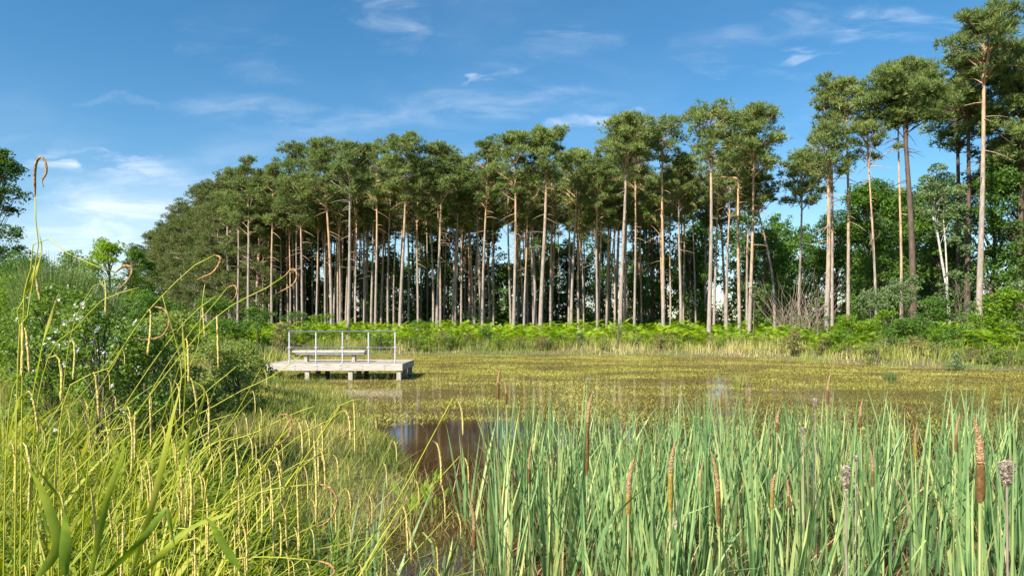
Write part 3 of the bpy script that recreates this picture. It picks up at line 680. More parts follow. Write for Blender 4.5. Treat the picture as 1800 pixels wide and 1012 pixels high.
# birch with leaning white stems
X, Y = X_at(1668, 40.5), 40.5; z0 = gz(X, Y)
w_, f_ = Soup(), Soup()
def ipts(L_): return [np.array([X_at(a, Y + c_) - X, c_, Z_at(b_, Y + c_) - z0]) for a, b_, c_ in L_]
tube(w_, ipts([(1670, 575, 0), (1664, 505, 0), (1655, 455, 0), (1648, 410, .1), (1638, 375, .2), (1645, 340, .4)]), [.10, .075, .07, .055, .04, .015], 7)
tube(w_, ipts([(1666, 520, 0), (1664, 470, .2), (1662, 430, .4), (1658, 380, .6), (1662, 330, .6)]), [.05, .05, .045, .03, .012], 6)
for (a, b_, rr) in [(1640, 335, .75), (1660, 318, .7), (1625, 348, .6), (1672, 345, .75), (1648, 300, .55), (1682, 372, .7), (1632, 378, .45), (1690, 405, .6), (1668, 385, .6), (1650, 358, .6), (1615, 372, .35), (1686, 335, .5), (1698, 440, .5), (1628, 318, .45), (1676, 425, .45)]:
    c = ipts([(a, b_, rng.uniform(-.6, .9))])[0]
    p, dd = pad_points(c, rr, rr * .8, int(700 * rr)); leaves(f_, p, rng.uniform(.10, .18, len(p)), tint=np.clip(rng.normal(.5, .2, len(p)), 0, 1))
    q_ = rng.uniform(0, 1); st = ipts([(1652 - 12 * q_, 440 - 75 * q_, .1 + .1 * q_)])[0]; tube(w_, [st, (st + c) / 2 + np.array([0, 0, .3]), c], [.014, .010, .005], 4, cap=False)
plant_tree('birch_tree', w_, f_, M_bark_birch, M_willow, (X, Y, z0), 'silver birch with thin leaning white stems and pale airy leaves', 'birch tree')

# background trees seen between the trunks
G_BACK = 'small leafy trees seen between the pine trunks'
bprot = []
for k in range(4):
    w_, f_ = make_broad(8.0, 2.6, .05, seed=60 + k, pads=38, leaf=.26, dens=1.0)
    bprot.append((w_.mesh('back_tree_wood', M_bark_broad, True), f_.mesh('back_tree_foliage', M_green if k < 2 else M_oak)))
for i in range(96):
    X = -48 + i * .98 + random.uniform(-1, 1); Y = float(edge_line(X)) + random.choice([random.uniform(7, 14), random.uniform(14, 38), random.uniform(14, 38), random.uniform(20, 38)]); z0 = gz(X, Y)
    e = empty('broadleaf_tree', (X, Y, z0), 'small leafy tree half hidden between the pine trunks', 'tree', G_BACK); e.rotation_euler = (0, 0, random.uniform(0, 6.28))
    s = random.uniform(.8, 1.15); e.scale = (s * 1.1, s * 1.1, s * random.uniform(.85, 1.75)); link('trunk', bprot[i % 4][0], e); link('crown', bprot[i % 4][1], e)

# shrubs: px, distance, top row, half width m, material, extra, label, category
SH = 'stems'; SL = 'foliage'
SHRUBS = [
 (1760, 32, 508, 1.45, M_bright, dict(leaf=.14, pads=34), 'big bright green bush at the right edge above the bank', 'bush'),
 (1722, 33.5, 545, 1.1, M_bright, dict(leaf=.13, pads=26), 'smaller bright green bush left of the big one at the right edge', 'bush'),
 (1795, 35, 478, 1.2, M_willow, dict(leaf=.13, pads=26), 'grey green willow bush rising behind the big bright bush', 'willow bush'),
 (1690, 36, 472, 1.3, M_willow, dict(leaf=.12, pads=30), 'tall grey green willow bush right of the birch foot', 'willow bush'),
 (1640, 36, 525, 1.5, M_green, dict(leaf=.12, pads=26), 'low green bush under the birch', 'bush'),
 (1592, 37, 482, 1.5, M_willow, dict(leaf=.12, pads=30), 'grey green willow bush between birch and slender pine', 'willow bush'),
 (1535, 37, 505, 1.2, M_willow, dict(leaf=.11, pads=22), 'willow bush with ragged pale top at the slender pine foot', 'willow bush'),
 (1555, 35, 545, .9, M_bright, dict(leaf=.11, pads=22), 'yellow green bush in front of the willow bushes', 'bush'),
 (1500, 36, 555, 1.4, M_bright, dict(leaf=.11, pads=20), 'low yellow green bush by the straight orange pine', 'bush'),
 (1610, 33, 556, 1.6, M_green, dict(leaf=.11, pads=28), 'wide green bush on the bank below the willow bushes', 'bush'),
 (1686, 32, 570, 1.3, M_green, dict(leaf=.11, pads=24), 'rounded green bush between wide bush and bright bush', 'bush'),
 (1439, 40, 510, .7, M_green, dict(leaf=.11, pads=16), 'small green sapling just left of the double trunk', 'sapling'),
 (1395, 36.5, 580, .85, M_heath, dict(leaf=.09, pads=16), 'brown green rounded gorse bush at the water end of the bank', 'gorse bush'),
 (1448, 35.5, 592, .6, M_heath, dict(leaf=.09, pads=12), 'smaller brown gorse bush right of the rounded one', 'gorse bush'),
 (1540, 31.5, 598, .8, M_gorse, dict(leaf=.08, pads=14), 'dull green gorse bush on the right bank slope', 'gorse bush'),
 (1680, 27.6, 618, .7, M_willow, dict(leaf=.07, pads=14), 'low greyish bush at the right water edge', 'bush'),
 (1770, 28.5, 612, .9, M_gorse, dict(leaf=.08, pads=14), 'dull low bush before the big bright bush', 'bush'),
 (1325, 44, 502, .55, M_willow, dict(leaf=.12, pads=12, cb=.35), 'pale young sapling in the gap between pine trunks', 'sapling'),
 (1400, 42, 545, .6, M_willow, dict(leaf=.10, pads=10), 'tiny pale sapling beside the dead twigs', 'sapling'),
 (1085, 43.5, 560, .55, M_willow, dict(leaf=.10, pads=12), 'small blue green sapling in the bracken right of centre', 'sapling'),
 (1062, 42.5, 592, .6, M_gorse, dict(leaf=.09, pads=12), 'dull green clump below the blue green sapling', 'gorse bush'),
 (952, 42.8, 590, .9, M_heath, dict(leaf=.09, pads=14), 'brown heather clump on the bank at the middle', 'heather clump'),
 (915, 43.5, 590, .6, M_heath, dict(leaf=.09, pads=12), 'darker heather clump left of the middle one', 'heather clump'),
 (860, 44.5, 574, .8, M_green, dict(leaf=.10, pads=14), 'round green bush on the bank between platform and middle', 'bush'),
 (785, 43.2, 585, .6, M_gorse, dict(leaf=.09, pads=12), 'dark gorse clump at the water edge right of the platform', 'gorse bush'),
 (735, 46, 560, 1.2, M_bright, dict(leaf=.12, pads=18), 'bright green bush behind the right end of the railing', 'bush'),
 (520, 46, 545, 1.2, M_green, dict(leaf=.12, pads=18), 'green bush behind the left end of the railing', 'bush'),
 (560, 49, 548, 1.3, M_bright, dict(leaf=.12, pads=18), 'yellow green bush behind the middle of the railing', 'bush'),
 (455, 42, 535, 1.3, M_green, dict(leaf=.12, pads=22), 'green bush left of the platform at the foot of the trunks', 'bush'),
 (500, 38, 566, 1.1, M_heath, dict(leaf=.10, pads=18), 'olive brown bush just left of the railing', 'bush'),
 (410, 34, 560, 1.6, M_green, dict(leaf=.11, pads=24), 'wide green bush behind the sedge left of the platform', 'bush'),
 (375, 46, 520, 2.0, M_green, dict(leaf=.14, pads=26), 'large bush at the foot of the bushy pines', 'bush'),
 (300, 40, 530, 2.2, M_green, dict(leaf=.14, pads=30), 'dark bush under the receding pines', 'bush'),
 (240, 30, 510, 2.0, M_green, dict(leaf=.12, pads=34), 'broad green bush below the bright round tree', 'bush'),
 (150, 26, 488, 2.0, M_green, dict(leaf=.11, pads=36), 'hedge like green bush right of the broom', 'bush'),
 (30, 22, 446, 1.8, M_green, dict(leaf=.10, pads=40), 'tall hedge bush at the left edge under the dark tree', 'bush'),
 (-30, 12, 470, 1.4, M_green, dict(leaf=.07, pads=30), 'leafy bush at the far left edge in middle distance', 'bush'),
 (35, 9, 478, .85, M_bright, dict(leaf=.055, pads=30, dens=.8), 'yellow green bush at the left edge before the broom', 'bush'),
 (290, 10.5, 545, .8, M_gorse, dict(leaf=.06, pads=30, dens=1.1), 'grey green gorse bush right of the brambles', 'gorse bush'),
 (372, 13, 590, .85, M_gorse, dict(leaf=.065, pads=30), 'low gorse bush halfway to the platform', 'gorse bush'),
 (430, 15.5, 602, .8, M_gorse, dict(leaf=.07, pads=28), 'gorse bush nearest the left end of the platform', 'gorse bush'),
 (345, 8, 660, .5, M_gorse, dict(leaf=.05, pads=24), 'small gorse bush among the sedge catkins', 'gorse bush'),
 (415, 11.5, 640, .6, M_gorse, dict(leaf=.055, pads=22), 'low gorse bush on the slope before the platform', 'gorse bush'),
 (238, 7.5, 560, .6, M_willow, dict(leaf=.05, pads=24), 'pale spiky bush between brambles and gorse', 'bush'),
]
for i, (px, Y, yt, Rm, fm, k, label, cat) in enumerate(SHRUBS):
    k = dict(k); cb = k.pop('cb', .02); k.setdefault('dens', .9)
    broad(px, Y, yt, Rm, label, cat, fm, cb, name={'sapling': 'sapling'}.get(cat, cat.replace(' ', '_')), seed=200 + i, r0=.035, stems=3, woodname='stem', folname='foliage', **k)
# small plants breaking up the far bank
bp_ = []
for k, (fm_, lf) in enumerate([(M_green, .10), (M_bright, .10), (M_gorse, .08), (M_willow, .09), (M_heath, .08), (M_bright, .08)]):
    w_, f_ = make_broad(.9, .55, .02, seed=350 + k, pads=12, leaf=lf, dens=.6, r0=.02, stems=3); bp_.append((w_.mesh('bank_shrub_wood', M_bark_broad, True), f_.mesh('bank_shrub_leaves', fm_)))
c_ = 0
while c_ < 70:
    Y = random.uniform(27, 48); X = random.uniform(-10, .82 * Y)
    d_ = shore_dist(np.array([X]), np.array([Y]))[0]
    if not (.6 < d_ < 4.5) or (X < -2 and Y < 40): continue
    e = empty('bank_shrub', (X, Y, gz(X, Y)), 'low leafy shrub in the grass of the far bank', 'shrub', 'low shrubs scattered along the far bank'); e.rotation_euler = (0, 0, random.uniform(0, 6)); s = random.uniform(.5, 1.25); e.scale = (s * 1.2, s * 1.2, s)
    k = random.randrange(6); link('stem', bp_[k][0], e); link('foliage', bp_[k][1], e); c_ += 1
# dead twiggy bushes between the trunks right
for (px, Y, yt, lab) in [(1388, 46, 470, 'bare grey dead bush tangled between trunks at the right of the stand'), (1425, 47, 480, 'second bare dead bush closer to the double trunk')]:
    sp = Soup(); X = X_at(px, Y); z0 = gz(X, Y); H = Z_at(yt, Y) - z0
    for k in range(46):
        a = rng.uniform(0, 6.28); h = H * rng.uniform(.4, 1); s_ = rng.uniform(.2, .9)
        p0 = np.array([rng.normal(0, .25), rng.normal(0, .25), 0]); pts = [p0]
        for j in range(5): pts.append(pts[-1] + np.array([math.cos(a) * s_ * h / 5 + rng.normal(0, .12), math.sin(a) * s_ * h / 5 + rng.normal(0, .12), h / 5]))
        tube(sp, pts, np.linspace(.022, .006, 6), 4, cap=False)
    e = link('dead_bush', sp.mesh('dead_bush', M_twig)); e.location = (X, Y, z0); tag(e, lab, 'dead bush')
# broom: upright green whips
def whip_bush(px, Y, yt, Rm, n, label):
    X = X_at(px, Y); z0 = gz(X, Y); H = Z_at(yt, Y) - z0; sp = Soup(); w_ = Soup()
    a = rng.uniform(0, 6.28, n); r_ = Rm * np.sqrt(rng.random(n)) * .7; hb = rng.uniform(.25, .8, n) * H
    P = np.stack([np.cos(a) * r_, np.sin(a) * r_, hb * .9], 1)
    blades(sp, P, (H - hb) * rng.uniform(.5, 1.05, n), rng.uniform(.006, .012, n), a, rng.uniform(0, .35, n), rng.uniform(-.2, .5, n), seg=3, twist=1)
    q = rng.random(n); leaves(sp, P + np.array([0, 0, 1.]) * (q * (H - hb) * .8)[:, None] + rng.normal(0, .04, (n, 3)), .035)
    for k in range(9):
        aa = rng.uniform(0, 6.28); e = np.array([math.cos(aa) * Rm * .5, math.sin(aa) * Rm * .5, H * .6]); tube(w_, [np.zeros(3), e * .5 + np.array([0, 0, .1]), e], [.02, .014, .007], 5, cap=False)
    plant_tree('broom_bush', w_, sp, M_bark_broad, M_broom, (X, Y, z0), label, 'broom bush', woodname='stem', folname='foliage')
whip_bush(92, 8, 418, .36, 1300, 'broom bush with fine upright green twigs at upper left')
whip_bush(160, 10, 470, .4, 900, 'lower broom bush right of the tall broom')
# brambles with white blossom
def bramble(px, Y, yt, Rm, seed, label, nfl=60):
    X = X_at(px, Y); z0 = gz(X, Y); H = Z_at(yt, Y) - z0
    w_, f_ = make_broad(H, Rm, .02, seed=seed, pads=44, leaf=.042, dens=.7, r0=.015, stems=5)
    e = plant_tree('bramble_bush', w_, f_, M_bark_broad, M_bramble, (X, Y, z0), label, 'bramble bush', woodname='stem', folname='foliage')
    fs = Soup(); V = np.concatenate(f_.V).reshape(-1, 4, 3).mean(1); toward = V[(V[:, 1] < 0) & (V[:, 2] > H * .35)]
    c = toward[rng.integers(0, len(toward), nfl)] + np.array([0, -.04, .02])
    c = np.repeat(c, 5, 0) + rng.normal(0, .009, (nfl * 5, 3)); leaves(fs, c, .022, up=.3, aspect=.8)
    link('blossom', fs.mesh('bramble_blossom', M_flower), e)
bramble(165, 5.6, 525, .5, 401, 'dark green bramble bush with white blossom on the left bank')
bramble(95, 6.4, 500, .6, 402, 'bramble bush with few blossoms behind the tall curled sedge', 25)
bramble(245, 6.6, 560, .6, 403, 'bramble bush with scattered blossoms at the right of the dark one', 40)

# ------------------------------------------------------------------ viewing platform
PX0, PX1, PY0, PY1, PZ = -8.25, -3.66, 22.8, 25.5, .54
pf = empty('viewing_platform', ((PX0 + PX1) / 2, (PY0 + PY1) / 2, 0), 'low weathered timber viewing platform with steel railing over the pond edge', 'platform')
def local(o): o.location = -pf.location; o.parent = pf; return o
sp = Soup(); nb = 32; wb = (PX1 - PX0 - .06) / nb
for i in range(nb):
    x0 = PX0 + .03 + i * wb; box(sp, x0 + .004, x0 + wb - .004, PY0 + .045, PY1 - .045, PZ - .035, PZ + rng.uniform(-.003, .003), bev=.004)
local(link('deck_boards', sp.mesh('deck_boards', M_wood_end)))
xj = PX0 + (PX1 - PX0) * .56
for (a, lab) in [((PX0, xj - .003, PY0, PY0 + .042, PZ - .225, PZ + .006), None), ((xj + .003, PX1, PY0 + .002, PY0 + .042, PZ - .225, PZ + .004), None), ((PX0, PX1, PY1 - .042, PY1, PZ - .225, PZ + .006), None)]:
    sp = Soup(); box(sp, *a, bev=.005); local(link('fascia_board', sp.mesh('fascia_board', M_wood)))
for xa in (PX0 + .002, PX1 - .044):
    sp = Soup(); box(sp, xa, xa + .042, PY0 + .044, PY1 - .044, PZ - .223, PZ + .005, bev=.005); local(link('fascia_board', sp.mesh('fascia_board_end', M_wood_end)))
for yb in np.linspace(PY0 + .35, PY1 - .35, 5):
    sp = Soup(); box(sp, PX0 + .05, PX1 - .05, yb - .025, yb + .025, PZ - .20, PZ - .04); local(link('joist', sp.mesh('joist', M_post)))
for xp in (X_at(540.5, 22.9), X_at(616.5, 22.9), X_at(701.5, 22.9)):
    for yp in (PY0 + .12, (PY0 + PY1) / 2, PY1 - .12):
        sp = Soup(); box(sp, xp - .075, xp + .075, yp - .075, yp + .075, -.5, PZ - .226, bev=.008); local(link('support_post', sp.mesh('support_post', M_post)))
for xb in np.arange(PX0 + .25, PX1, .75):
    sp = Soup(); tube(sp, [(xb, PY0 - .012, PZ - .06), (xb, PY0 + .01, PZ - .06)], .016, 8); tube(sp, [(xb, PY0 - .012, PZ - .17), (xb, PY0 + .01, PZ - .17)], .016, 8)
    local(link('coach_bolts', sp.mesh('coach_bolts', M_frame)))
rail_y = PY0 + .16; posts_x = [X_at(p, rail_y) for p in (508.5, 555.4, 602, 647.8, 694.5)]
def add_pipe(name, pts, r, mat=M_galv, parent=pf, sides=12):
    sp = Soup(); tube(sp, pts, r, sides); o = link(name, sp.mesh(name, mat, True), parent); o.location = -parent.location; return o
zt, zm = 1.622, 1.08
add_pipe('top_rail', [(posts_x[0] - .03, rail_y, zt), (posts_x[-1] + .03, rail_y, zt)], .026)
for i in range(4): add_pipe('middle_rail', [(posts_x[i] + .022, rail_y, zm), (posts_x[i + 1] - .022, rail_y, zm)], .021)
for xp in posts_x:
    o = add_pipe('railing_post', [(xp, rail_y, PZ), (xp, rail_y, zt - .02)], .024)
    sp = Soup(); box(sp, xp - .06, xp + .06, rail_y - .05, rail_y + .05, PZ + .004, PZ + .014); tube(sp, [(xp, rail_y, PZ + .014), (xp, rail_y, PZ + .06)], .032, 12)
    fl = link('base_flange', sp.mesh('base_flange', M_galv), o); 
    sp = Soup(); tube(sp, [(xp - .045, rail_y, zm), (xp + .045, rail_y, zm)], .029, 12); tube(sp, [(xp, rail_y, zm - .04), (xp, rail_y, zm + .04)], .031, 12); link('fitting', sp.mesh('pipe_fitting', M_galv), o)
# bench
by = 24.15; bx0, bx1 = X_at(517, by), X_at(643, by); bz = Z_at(615.5, by)
be = empty('bench', ((bx0 + bx1) / 2, by, PZ), 'plain backless bench with pale timber seat standing on the platform', 'bench')
def bloc(o): o.location = -be.location; return o
for j in range(3):
    sp = Soup(); y0 = by - .2 + j * .137; box(sp, bx0, bx1, y0, y0 + .127, bz - .07, bz, bev=.006); bloc(link('seat_plank', sp.mesh('seat_plank', M_wood), be))
sp = Soup(); box(sp, bx0 + .1, bx1 - .02, by - .185, by - .14, bz - .145, bz - .073); box(sp, bx0 + .1, bx1 - .02, by + .14, by + .185, bz - .145, bz - .073)
for q in (.1, .5, .9): xq = bx0 + (bx1 - bx0) * q; box(sp, xq - .025, xq + .025, by - .14, by + .14, bz - .14, bz - .074)
bloc(link('seat_frame', sp.mesh('seat_frame', M_frame), be))
for pxl in (539, 622.5):
    xl = X_at(pxl, by); sp = Soup(); box(sp, xl - .055, xl + .055, by - .11, by + .11, PZ + .012, bz - .147, bev=.004); box(sp, xl - .1, xl + .1, by - .15, by + .15, PZ + .004, PZ + .0115)
    bloc(link('leg', sp.mesh('bench_leg', M_post), be))

# ------------------------------------------------------------------ left bank ground cover
sp = Soup()
x, y = scatter(330000, -17, 1.5, 1.2, 32)
d = shore_dist(x, y)
keep = (d > -.9 - .4 * vnoise(x, y, 1.2, 51) + 1.0 * sstep(6, 7.5, y) * sstep(15, 13, y)) & (rng.random(len(x)) < np.clip(9 / y, .16, 1)) & ~((x > PX0 - .1) & (x < PX1 + .1) & (y > PY0 - .1) & (y < PY1 + .1)); keep &= (x < .6 - .25 * y + .15 * y) | (y < 2.2); keep &= x < -.15
x, y, d = x[keep], y[keep], d[keep]; n = len(x); print('fine', n)
hg = (.10 + .42 * vnoise(x, y, 1.1, 53) ** 1.5 + .10 * vnoise(x, y, .35, 57)) * rng.uniform(.5, 1.3, n) * np.clip(.7 + d * .15, .5, 1.15)
hg = hg + .45 * sstep(-.42, -.62, x / y) * sstep(2, 4, y) * sstep(12, 9, y) * rng.uniform(.2, 1.2, n)
tone = np.clip(.9 * (fbm(x, y, 1.0, 55) - .5) + .45 + .6 * (rng.random(n) - .5), 0, 1)
blades(sp, np.stack([x, y, np.maximum(ground(x, y), -.05)], 1), hg, rng.uniform(.0022, .005, n) * np.clip(y / 4, 1, 3.6), rng.uniform(0, 6.28, n), rng.uniform(0, .5, n), rng.uniform(0, 1.3, n), seg=3, twist=.8, tint=tone)
tag(link('fine_grass', sp.mesh('fine_grass', M_fine)), 'fine green and straw coloured grass on the bank left of the open water', 'grass', kind='stuff')
# long strap grass in the bottom left corner
sp = Soup()
n = 7000; y = rng.uniform(1.15, 5.0, n); x = -y * rng.uniform(.16, .95, n) - .05; d = shore_dist(x, y); keep = (d > .05) & (rng.random(n) < np.clip(1.1 - (x + .85 * y) / (y * .75), .12, 1)); x, y = x[keep], y[keep]; n = len(x)
kn = (rng.uniform(.35, .85, n), np.where(rng.random(n) < .25, rng.uniform(.5, 1.6, n), 0))
blades(sp, np.stack([x, y, ground(x, y)], 1), rng.uniform(.5, 1.4, n) * np.clip(.6 + y * .16, .6, 1.1), rng.uniform(.004, .010, n), rng.uniform(0, 6.28, n), rng.uniform(.0, .7, n), rng.uniform(.2, 2.4, n), seg=7, twist=.7, tint=np.clip(rng.normal(.5, .25, n), 0, 1), kink=kn)
tag(link('long_grass', sp.mesh('long_grass', M_bankgrass)), 'tangled long yellow green grass filling the lower left corner', 'grass', kind='stuff')
# dead litter
sp = Soup(); n = 22000; y = rng.uniform(1.3, 9.5, n); x = rng.uniform(-1, .85, n) * y; keep = rng.random(n) < np.where(x > -.06 * y, .85, .4); x, y = x[keep], y[keep]; n = len(x)
blades(sp, np.stack([x, y, np.maximum(ground(x, y), -.02)], 1), rng.uniform(.12, .5, n), rng.uniform(.003, .009, n), rng.uniform(0, 6.28, n), rng.uniform(.3, 1.5, n), rng.uniform(-.3, 1.2, n), seg=4, twist=1.5)
tag(link('reed_litter', sp.mesh('reed_litter', M_straw)), 'bleached dead reed stalks and litter lying between the cattails', 'reed litter', kind='stuff')

# ------------------------------------------------------------------ cattails
def shoot_mesh(k, h, fan=.12, w=.013, yellow=.0):
    sp = Soup(); n = k
    az = rng.uniform(0, 6.28, n); pl = az[0]
    az = np.where(rng.random(n) < .8, pl + np.where(rng.random(n) < .5, 0, math.pi) + rng.normal(0, .35, n), az)
    hh = h * rng.uniform(.6, 1.0, n); hh[0] = h
    P = np.stack([np.cos(az) * .014, np.sin(az) * .014, np.full(n, -.25)], 1)
    broken = np.where(rng.random(n) < .09, rng.uniform(.8, 2.1, n), 0)
    blades(sp, P, hh + .25, w * rng.uniform(.7, 1.25, n), az, np.abs(rng.normal(fan * .5, fan * .5, n)), rng.normal(.12, .20, n), seg=7, twist=.7, tint=np.clip(rng.normal(.45 + rng.uniform(-.25, .3), .27, n), 0, 1), taper=2.6, kink=(rng.uniform(.5, .85, n), broken))
    nd = rng.integers(2, 5)     # dying outer leaves at the foot
    az2 = rng.uniform(0, 6.28, nd); blades(sp, np.stack([np.cos(az2) * .02, np.sin(az2) * .02, np.full(nd, -.2)], 1), rng.uniform(.35, .95, nd) * h, w * .6, az2, rng.uniform(.02, .4, nd), rng.uniform(.0, 1.2, nd), seg=5, twist=1, tint=rng.random(nd), m=1)
    return sp.mesh('cattail_shoot', [M_cattail, M_straw])
shoots = [shoot_mesh(int(rng.integers(7, 12)), 1.25, fan=rng.uniform(.12, .36), w=rng.uniform(.019, .031)) for _ in range(16)]
G_CAT = 'leafy cattail shoots standing in the reed bed'
def cattail_region(X, Y):
    px = CX + X / Y * FPX
    left = np.interp(Y, [1.8, 3, 4.5, 6, 8, 9.2], [1080, 960, 850, 815, 830, 860])
    return px > left and px < 1850
cnt = 0; tries = 0; pts = []
while cnt < 240 and tries < 60000:
    tries += 1
    Y = math.sqrt(random.uniform(2.1 ** 2, 9.0 ** 2)); X = random.uniform(-.1, .8) * Y
    if random.random() < sstep(6.3, 9.4, Y) * .75: continue
    if not cattail_region(X, Y): continue
    if vnoise(X, Y, .8, 61) < .44 and random.random() < .85: continue
    if pts and min((X - a) ** 2 + (Y - b_) ** 2 for a, b_ in pts[-400:]) < .14 ** 2: continue
    pts.append((X, Y)); zb = max(gz(X, Y), -.2)
    px = CX + X / Y * FPX
    top = 1.44 - .025 * (Y - 2) + .08 * (vnoise(X, Y, 1.1, 63) - .5) * 2 + .05 * sstep(1250, 1650, px); s = top / 1.25 * random.uniform(.74, 1.0) * (.86 if Y < 3.2 else 1)
    o = link('cattail_shoot', shoots[random.randrange(16)]); o.location = (X, Y, 0); o.rotation_euler = (random.gauss(0, .03), random.gauss(.02, .03), random.uniform(0, 6.28)); o.scale = (1, 1, s)
    tag(o, 'leafy green cattail shoot without a seed head in the reed bed', 'cattail', G_CAT); cnt += 1
print('shoots', cnt)
# a few shoots in the grass left of the bed
for i, (px, py, Y) in enumerate([(585, 800, 3.9), (640, 820, 4.2), (660, 900, 3.8), (735, 950, 3.4), (610, 870, 3.6), (775, 900, 4.8), (690, 930, 4.0)]):
    X = X_at(px, Y); h = Z_at(py, Y); o = link('cattail_shoot', shoots[i]); o.location = (X, Y, 0); o.scale = (1, 1, max(.4, h / 1.25)); o.rotation_euler = (0, 0, i * 1.1)
    tag(o, 'scattered blue green cattail shoot in the grass left of the reed bed', 'cattail', 'cattail shoots scattered left of the bed')

def revolve(sp, pts, rad, sides=12, jitter=0.0):
    pts = np.asarray(pts); rad = np.asarray(rad); n0 = sp.n; tube(sp, pts, rad, sides)
    if jitter:
        V = sp.V[-3]; V += rng.normal(0, jitter, V.shape)
# x, row of spike top, row of join, row of head bottom, distance, width px, kind, label
HEADS = [
 (1724, 733, 812, 884, 2.45, 15, 'brown', 'largest cattail head, thick brown with shaggy tan tip, at the right'),
 (1180, 770, 830, 898, 3.3, 9, 'green', 'tan tipped cattail head leaning slightly right of the middle of the bed'),
 (1106, 800, 865, 905, 3.4, 10, 'green', 'ochre cattail head with shaggy tan tip left of the leaning one'),
 (1260, 788, 862, 925, 3.2, 8, 'brown', 'cattail with twisted rusty spike between the leaning head and the yellow one'),
 (1034, 684, 742, 836, 4.3, 7, 'dark', 'tallest cattail near the left, curved tan spike over a long dark head'),
 (930, 768, 822, 850, 4.6, 5, 'brown', 'small rusty cattail spike in the left part of the bed'),
 (971, 798, 828, 848, 4.4, 4, 'brown', 'short brown spike between the small rusty one and the tallest leaf'),
 (1231, 803, 850, 862, 4.0, 5, 'green', 'thin tan spike just left of the twisted one'),
 (876, 645, 672, 702, 6.6, 5, 'dark', 'far dark cattail head at the back left of the bed, above the other leaves'),
 (889, 664, 690, 712, 6.5, 4, 'brown', 'pale brown spike right beside the far dark head'),
 (1456, 652, 685, 712, 6.3, 4, 'dark', 'very thin dark cattail standing up against the pond weed right of centre'),
 (1367, 712, 742, 760, 5.2, 5, 'brown', 'pinkish tan spike at the back of the bed left of the very thin one'),
 (1534, 778, 826, 856, 3.9, 5, 'brown', 'rusty spike between the grey fluffy head and the yellow leaf'),
 (1682, 725, 762, 795, 4.2, 5, 'brown', 'slim rusty spike just left of the largest head'),
 (1358, 830, 862, 896, 3.2, 7, 'green', 'ochre cattail head low in the middle of the bed'),
 (1387, 838, 870, 892, 3.4, 6, 'brown', 'rusty cattail head immediately right of the low ochre one'),
 (1266, 682, 700, 716, 6.2, 4, 'straw', 'thin straw coloured spike with hooked tip at the back of the bed'),
 (1512, 700, 730, 752, 5.0, 5, 'brown', 'brownish spike at the back right of centre'),
 (834, 868, 930, 968, 3.6, 8, 'brown', 'reddish cattail head at the left border of the bed under a fan of leaves'),
 (1608, 742, 775, 806, 4.4, 6, 'straw', 'pale tan spike beside the tall yellow leaf'),
]
for i, (px, y0, y1, y2, Y, wpx, kind, label) in enumerate(HEADS):
    X = X_at(px, Y); zs = [Z_at(q, Y) for q in (y0, y1, y2)]; r_ = wpx / 2 / FPX * Y
    e = empty('cattail', (X, Y, 0), label, 'cattail', 'cattails with seed heads')
    lx = rng.uniform(-.03, .03)
    f = lambda z: np.array([lx * (zs[0] - z) * 1.0, .0, z])
    sp = Soup(); tube(sp, [f(-.3), f(zs[2] * .5), f(zs[2] + .01)], [r_ * .38 + .002, r_ * .34 + .0015, r_ * .32 + .001], 8); link('stem', sp.mesh('cattail_stem', M_cat_stem, True), e)
    sp = Soup(); zz = np.linspace(zs[2], zs[1], 9); rr = r_ * np.array([.35, .9, 1, 1, 1.02, 1, .98, .95, .7]); tube(sp, [f(z) for z in zz], rr, 14); link('seed_head', sp.mesh('cattail_head', {'brown': M_head, 'green': M_head_green, 'dark': M_head, 'straw': M_head_green}[kind], True), e)
    sp = Soup(); ns = 26; zz = np.linspace(zs[1] - .002, zs[0], ns); q = np.linspace(0, 1, ns); rr = r_ * (.82 * (1 - q ** 2.4) + .10) * rng.uniform(.9, 1.1, ns); bend = (zs[0] - zs[1]) * .16 * (1 if i % 3 else -1)
    tube(sp, [f(z) + np.array([bend * k * k, 0, 0]) for z, k in zip(zz, q)], rr, 10)
    sp.V[0] += rng.normal(0, r_ * .12, sp.V[0].shape) * .6; link('pollen_spike', sp.mesh('cattail_spike', M_spike if kind != 'straw' else M_straw, False), e)
    sp = Soup(); n = int(rng.integers(5, 8)); az = rng.choice([0, math.pi, 4.7], n) + rng.normal(0, .5, n); hh = (zs[1] if kind != 'x' else 1.2) * rng.uniform(.75, 1.12, n)
    blades(sp, np.stack([np.cos(az) * .015, np.sin(az) * .015 + .012, np.full(n, -.25)], 1), hh + .25, rng.uniform(.010, .016, n), az, np.abs(rng.normal(.05, .05, n)), rng.normal(.1, .1, n), seg=7, twist=.5, tint=np.clip(rng.normal(.45, .2, n), 0, 1), taper=2.6)
    link('leaves', sp.mesh('cattail_leaves', M_cattail), e)
